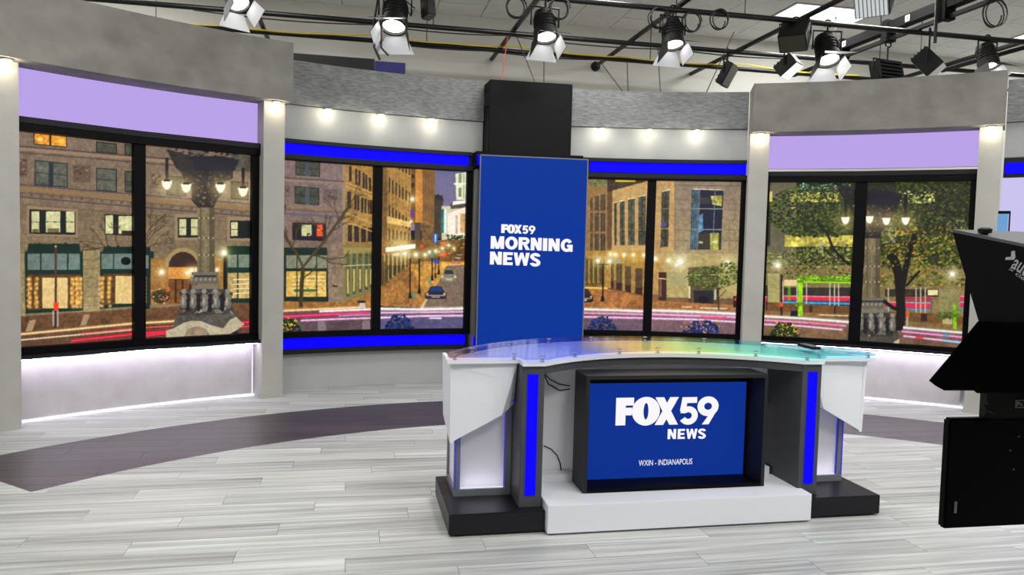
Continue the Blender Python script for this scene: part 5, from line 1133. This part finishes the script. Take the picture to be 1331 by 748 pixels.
# lower storey
rect(985, 345, 1270, 415, (142, 124, 78), tex=.2); dabs(240, 990, 340, 1118, 362, .9, 2.6, ((96, 104, 40), (124, 128, 56), (60, 62, 28), (150, 150, 80)))
rect(985, 371, 1004, 393, (60, 54, 50)); rect(998, 356, 1013, 393, (176, 168, 110), tex=.12); rect(1019, 364, 1036, 372, (232, 210, 150))
rect(1018, 374, 1106, 398, (56, 52, 48), tex=.4)
for x0, x1 in ((985, 997), (1018, 1106), (1166, 1212), (1246, 1262)):
    poly([(x0, 384), (x1, 385.5), (x1, 392), (x0, 390)], (226, 50, 84)); line([(x0, 385), (x1, 386.4)], 1., (240, 170, 190)); poly([(x0, 391), (x1, 393), (x1, 397), (x0, 395)], (50, 120, 180)); line([(x0, 393.4), (x1, 395.2)], .8, (120, 210, 250))
for x in (1017, 1035.5, 1047.6, 1078, 1084, 1089.5): rect(x, 366, x+1.3, 399, (214, 204, 176))
poly([(985, 393), (1018, 394), (1106, 399), (1106, 411), (985, 406)], (120, 84, 46), tex=.25); rect(1052, 397, 1056, 408, (70, 44, 34)); rect(1084, 398, 1086.5, 409, (60, 34, 34)); rect(996, 393, 997.5, 403, (60, 36, 34))
poly([(985, 404), (1106, 409), (1106, 420), (985, 414)], (146, 112, 66), tex=.25); trails([(1064, 409.6), (1106, 411)], .8, (250, 220, 170))
LIME = (158, 226, 22)
rect(1037.5, 362, 1043.3, 411, LIME, tex=.25); poly([(1036, 358.5), (1112, 360), (1112, 369), (1036, 367.5)], (120, 160, 26), tex=.6); dabs(80, 1036, 358, 1112, 364, .7, 1.8, (LIME, (190, 250, 60), (90, 130, 20))); line([(1044, 366.6), (1112, 368)], 2., LIME); rect(1033, 393.5, 1046, 398.5, (120, 150, 30), tex=.5); rect(1024, 372, 1027.6, 392, (120, 190, 30), a=.7)
rect(1014.4, 357, 1017, 411, (46, 26, 34)); rect(1013, 393, 1017.6, 399, (226, 90, 50)); rect(1027.5, 404.5, 1037, 413, (30, 26, 44))
lamp(1011, 345, 3.6, 1., (255, 226, 170))
rect(985, 412, 1270, 465, (128, 100, 72), tex=.25)
trails([(985, 411), (1040, 414), (1105, 419)], 2.6, (240, 230, 224)); trails([(985, 416), (1040, 419), (1100, 424)], 1.8, (246, 130, 190)); trails([(1050, 419), (1092, 422.6)], 1.2, (240, 90, 110)); trails([(985, 421.5), (1040, 424), (1095, 429)], 1.7, (252, 180, 236))
dabs(200, 1002, 420, 1040, 438, 1, 2.8, ((30, 52, 26), (44, 72, 30), (20, 34, 22)), lambda x, y: abs(x-1020) < 7+(y-418)*.75); dabs(40, 1006, 418, 1040, 438, .8, 1.8, ((246, 150, 50), (250, 200, 60), (230, 220, 70)))
# right-hand pane
rect(1120, 357, 1270, 372, (124, 116, 66), tex=.5); rect(1165, 384, 1212, 404, (90, 74, 56), a=.4); rect(1150, 376, 1222, 386, (66, 56, 44), tex=.4)
for x0, x1 in ((1150, 1209), (1245, 1265)): poly([(x0, 393), (x1, 395), (x1, 401.5), (x0, 399)], (222, 50, 90)); line([(x0, 393), (x1, 394)], 1, (240, 180, 190)); line([(x0, 401), (x1, 403.4)], 1.6, (60, 160, 220))
for x in (1154, 1190, 1196, 1202): rect(x, 374, x+1.3, 407, (206, 196, 170))
rect(1206, 377, 1219, 384, (240, 226, 170)); rect(1220, 376, 1248, 412, (150, 142, 92), tex=.2); poly([(1150, 405), (1220, 408), (1265, 414), (1265, 424), (1150, 416)], (126, 90, 50), tex=.3); rect(1197, 408, 1205, 418, (66, 36, 34)); rect(1225, 414, 1238, 423, (190, 176, 130)); dabs(70, 1219, 406, 1240, 416, .9, 2.2, ((90, 110, 40), (60, 80, 30)))
poly([(1150, 416), (1265, 424), (1265, 434), (1150, 426)], (140, 112, 66), tex=.2)
dabs(3000, 1124, 236, 1268, 350, .9, 2.8, GRN+((60, 76, 26), (40, 46, 18)), lambda x, y: x > 1165 or y > 262); dabs(900, 1140, 296, 1262, 380, .9, 2.8, ((110, 116, 34), (140, 140, 44), (84, 92, 32), (60, 66, 24), (164, 158, 60), (180, 130, 50)), lambda x, y: y < 372)
dabs(420, 1196, 238, 1268, 306, 1, 2.6, ((34, 30, 18), (24, 22, 14), (70, 58, 34), (52, 60, 28)))
dabs(60, 1146, 248, 1216, 266, .7, 1.7, ((230, 226, 150), (200, 200, 110)))
monument(1134, .92, 240, (), (34, 32, 34))
for gx, gy, hh in ((1130, 286, 0), (1152, 288, 0), (1177, 287.5, 34), (1099, 287, 28)):
    if hh: rect(gx-2, gy-hh, gx+2.4, gy-5, (20, 16, 16))
    glow(gx, gy, 10, (255, 214, 130), .45); poly([(gx-5.6, gy-4.6), (gx+5.6, gy-4.6), (gx+4, gy+2), (gx+1.6, gy+4.8), (gx-1.6, gy+4.8), (gx-4, gy+2)], (255, 252, 232))
line([(1170, 430), (1171, 404), (1170, 380), (1168, 356), (1162, 338), (1157, 330)], 12, (22, 16, 16)); line([(1172, 380), (1176, 356), (1180, 336), (1186, 316), (1190, 304)], 7.5, (20, 15, 15)); line([(1178, 372), (1190, 358), (1196, 352)], 3, (24, 18, 16)); line([(1170, 404), (1160, 400), (1148, 391)], 5, (22, 16, 18))
dabs(60, 1158, 296, 1196, 350, .8, 2, ((190, 160, 50), (220, 130, 40), (120, 130, 40)))
rect(1239, 395, 1243.5, 428, (140, 210, 24), tex=.4); rect(1236, 408, 1247, 413, (90, 130, 24)); rect(1178.5, 404, 1180.5, 424, (190, 180, 160)); rect(1178, 404, 1182, 412, (236, 90, 50)); lamp(1237.7, 356.7, 3.6, 1., (255, 236, 200))
poly([(1174, 424), (1265, 432), (1265, 465), (1166, 455)], (120, 92, 72), tex=.25)
trails([(1174, 426), (1265, 434)], 2.4, (226, 226, 220)); trails([(1172, 431), (1265, 440)], 2., (240, 130, 200)); trails([(1225, 436), (1233, 436.6)], 2., (60, 150, 220)); trails([(1174, 437), (1265, 447)], 1.6, (250, 170, 236)); trails([(1190, 439), (1200, 440)], 2.2, (226, 30, 60)); trails([(1225, 443), (1250, 446)], 1.2, (120, 200, 250))
CAN = np.clip(CAN, 0, 255)
_l = CAN.mean(2, keepdims=True); CAN = _l+(CAN-_l)*1.0
_g = noise2(PH_*SS, PW_*SS, 4, 2)[..., None]; CAN = np.clip((np.clip(CAN, 0, 255)/255)**1.10*255*(1+.17*_g+.10*NZ_F[..., None]), 0, 255)
# box filter to one photo pixel, then onto each pane as a colour attribute
k_ = SS; cs = np.cumsum(np.cumsum(np.pad(CAN.astype(np.float64), ((k_//2+1, k_//2), (k_//2+1, k_//2), (0, 0)), 'edge'), 0), 1)
CANB = ((cs[k_:, k_:]-cs[:-k_, k_:]-cs[k_:, :-k_]+cs[:-k_, :-k_])/(k_*k_))
CANL = lin(CANB)
mp_ = bpy.data.materials.new('street_print'); mp_.use_nodes = True; nt = mp_.node_tree; b_ = nt.nodes['Principled BSDF']
b_.inputs['Base Color'].default_value = (.01, .01, .01, 1); b_.inputs['Roughness'].default_value = .35; b_.inputs['Specular IOR Level'].default_value = .15
at_ = nt.nodes.new('ShaderNodeAttribute'); at_.attribute_name = 'print'; nt.links.new(at_.outputs['Color'], b_.inputs['Emission Color']); b_.inputs['Emission Strength'].default_value = 1.
for par, (c0, c1, c2, c3) in PANES:
    w = np.hypot(*(np.array(to_px(c1))-np.array(to_px(c0)))); h = np.hypot(*(np.array(to_px(c3))-np.array(to_px(c0)))); nx, ny = int(w*1.25), int(h*1.25)
    u = np.linspace(0, 1, nx+1)[None, :, None]; v = np.linspace(0, 1, ny+1)[:, None, None]
    P = (c0*(1-u)*(1-v)+c1*u*(1-v)+c2*u*v+c3*(1-u)*v).reshape(-1, 3)
    d = P-EYE; z = d@_f; X = ((CX+F_PX*(d@_r)/z)-PX0)*SS; Y = ((CY-F_PX*(d@_u)/z)-PY0)*SS
    xi = np.clip(X, 0, PW_*SS-1).astype(int); yi = np.clip(Y, 0, PH_*SS-1).astype(int); colr = np.ones((len(P), 4), np.float32); colr[:, :3] = CANL[yi, xi]
    i = (np.arange(ny)[:, None]*(nx+1)+np.arange(nx)[None]).ravel(); quads = np.stack([i, i+1, i+nx+2, i+nx+1], 1)
    me = bpy.data.meshes.new('picture'); me.vertices.add(len(P)); me.vertices.foreach_set('co', (P-np.array(par.location)).astype(np.float32).ravel())
    me.loops.add(quads.size); me.loops.foreach_set('vertex_index', quads.ravel().astype(np.int32)); me.polygons.add(len(quads)); me.polygons.foreach_set('loop_start', (np.arange(len(quads))*4).astype(np.int32))
    me.update(); me.validate()
    ca = me.color_attributes.new('print', 'FLOAT_COLOR', 'POINT'); ca.data.foreach_set('color', colr.ravel())
    me.materials.append(mp_); o = bpy.data.objects.new('picture', me); COL.objects.link(o); o.parent = par
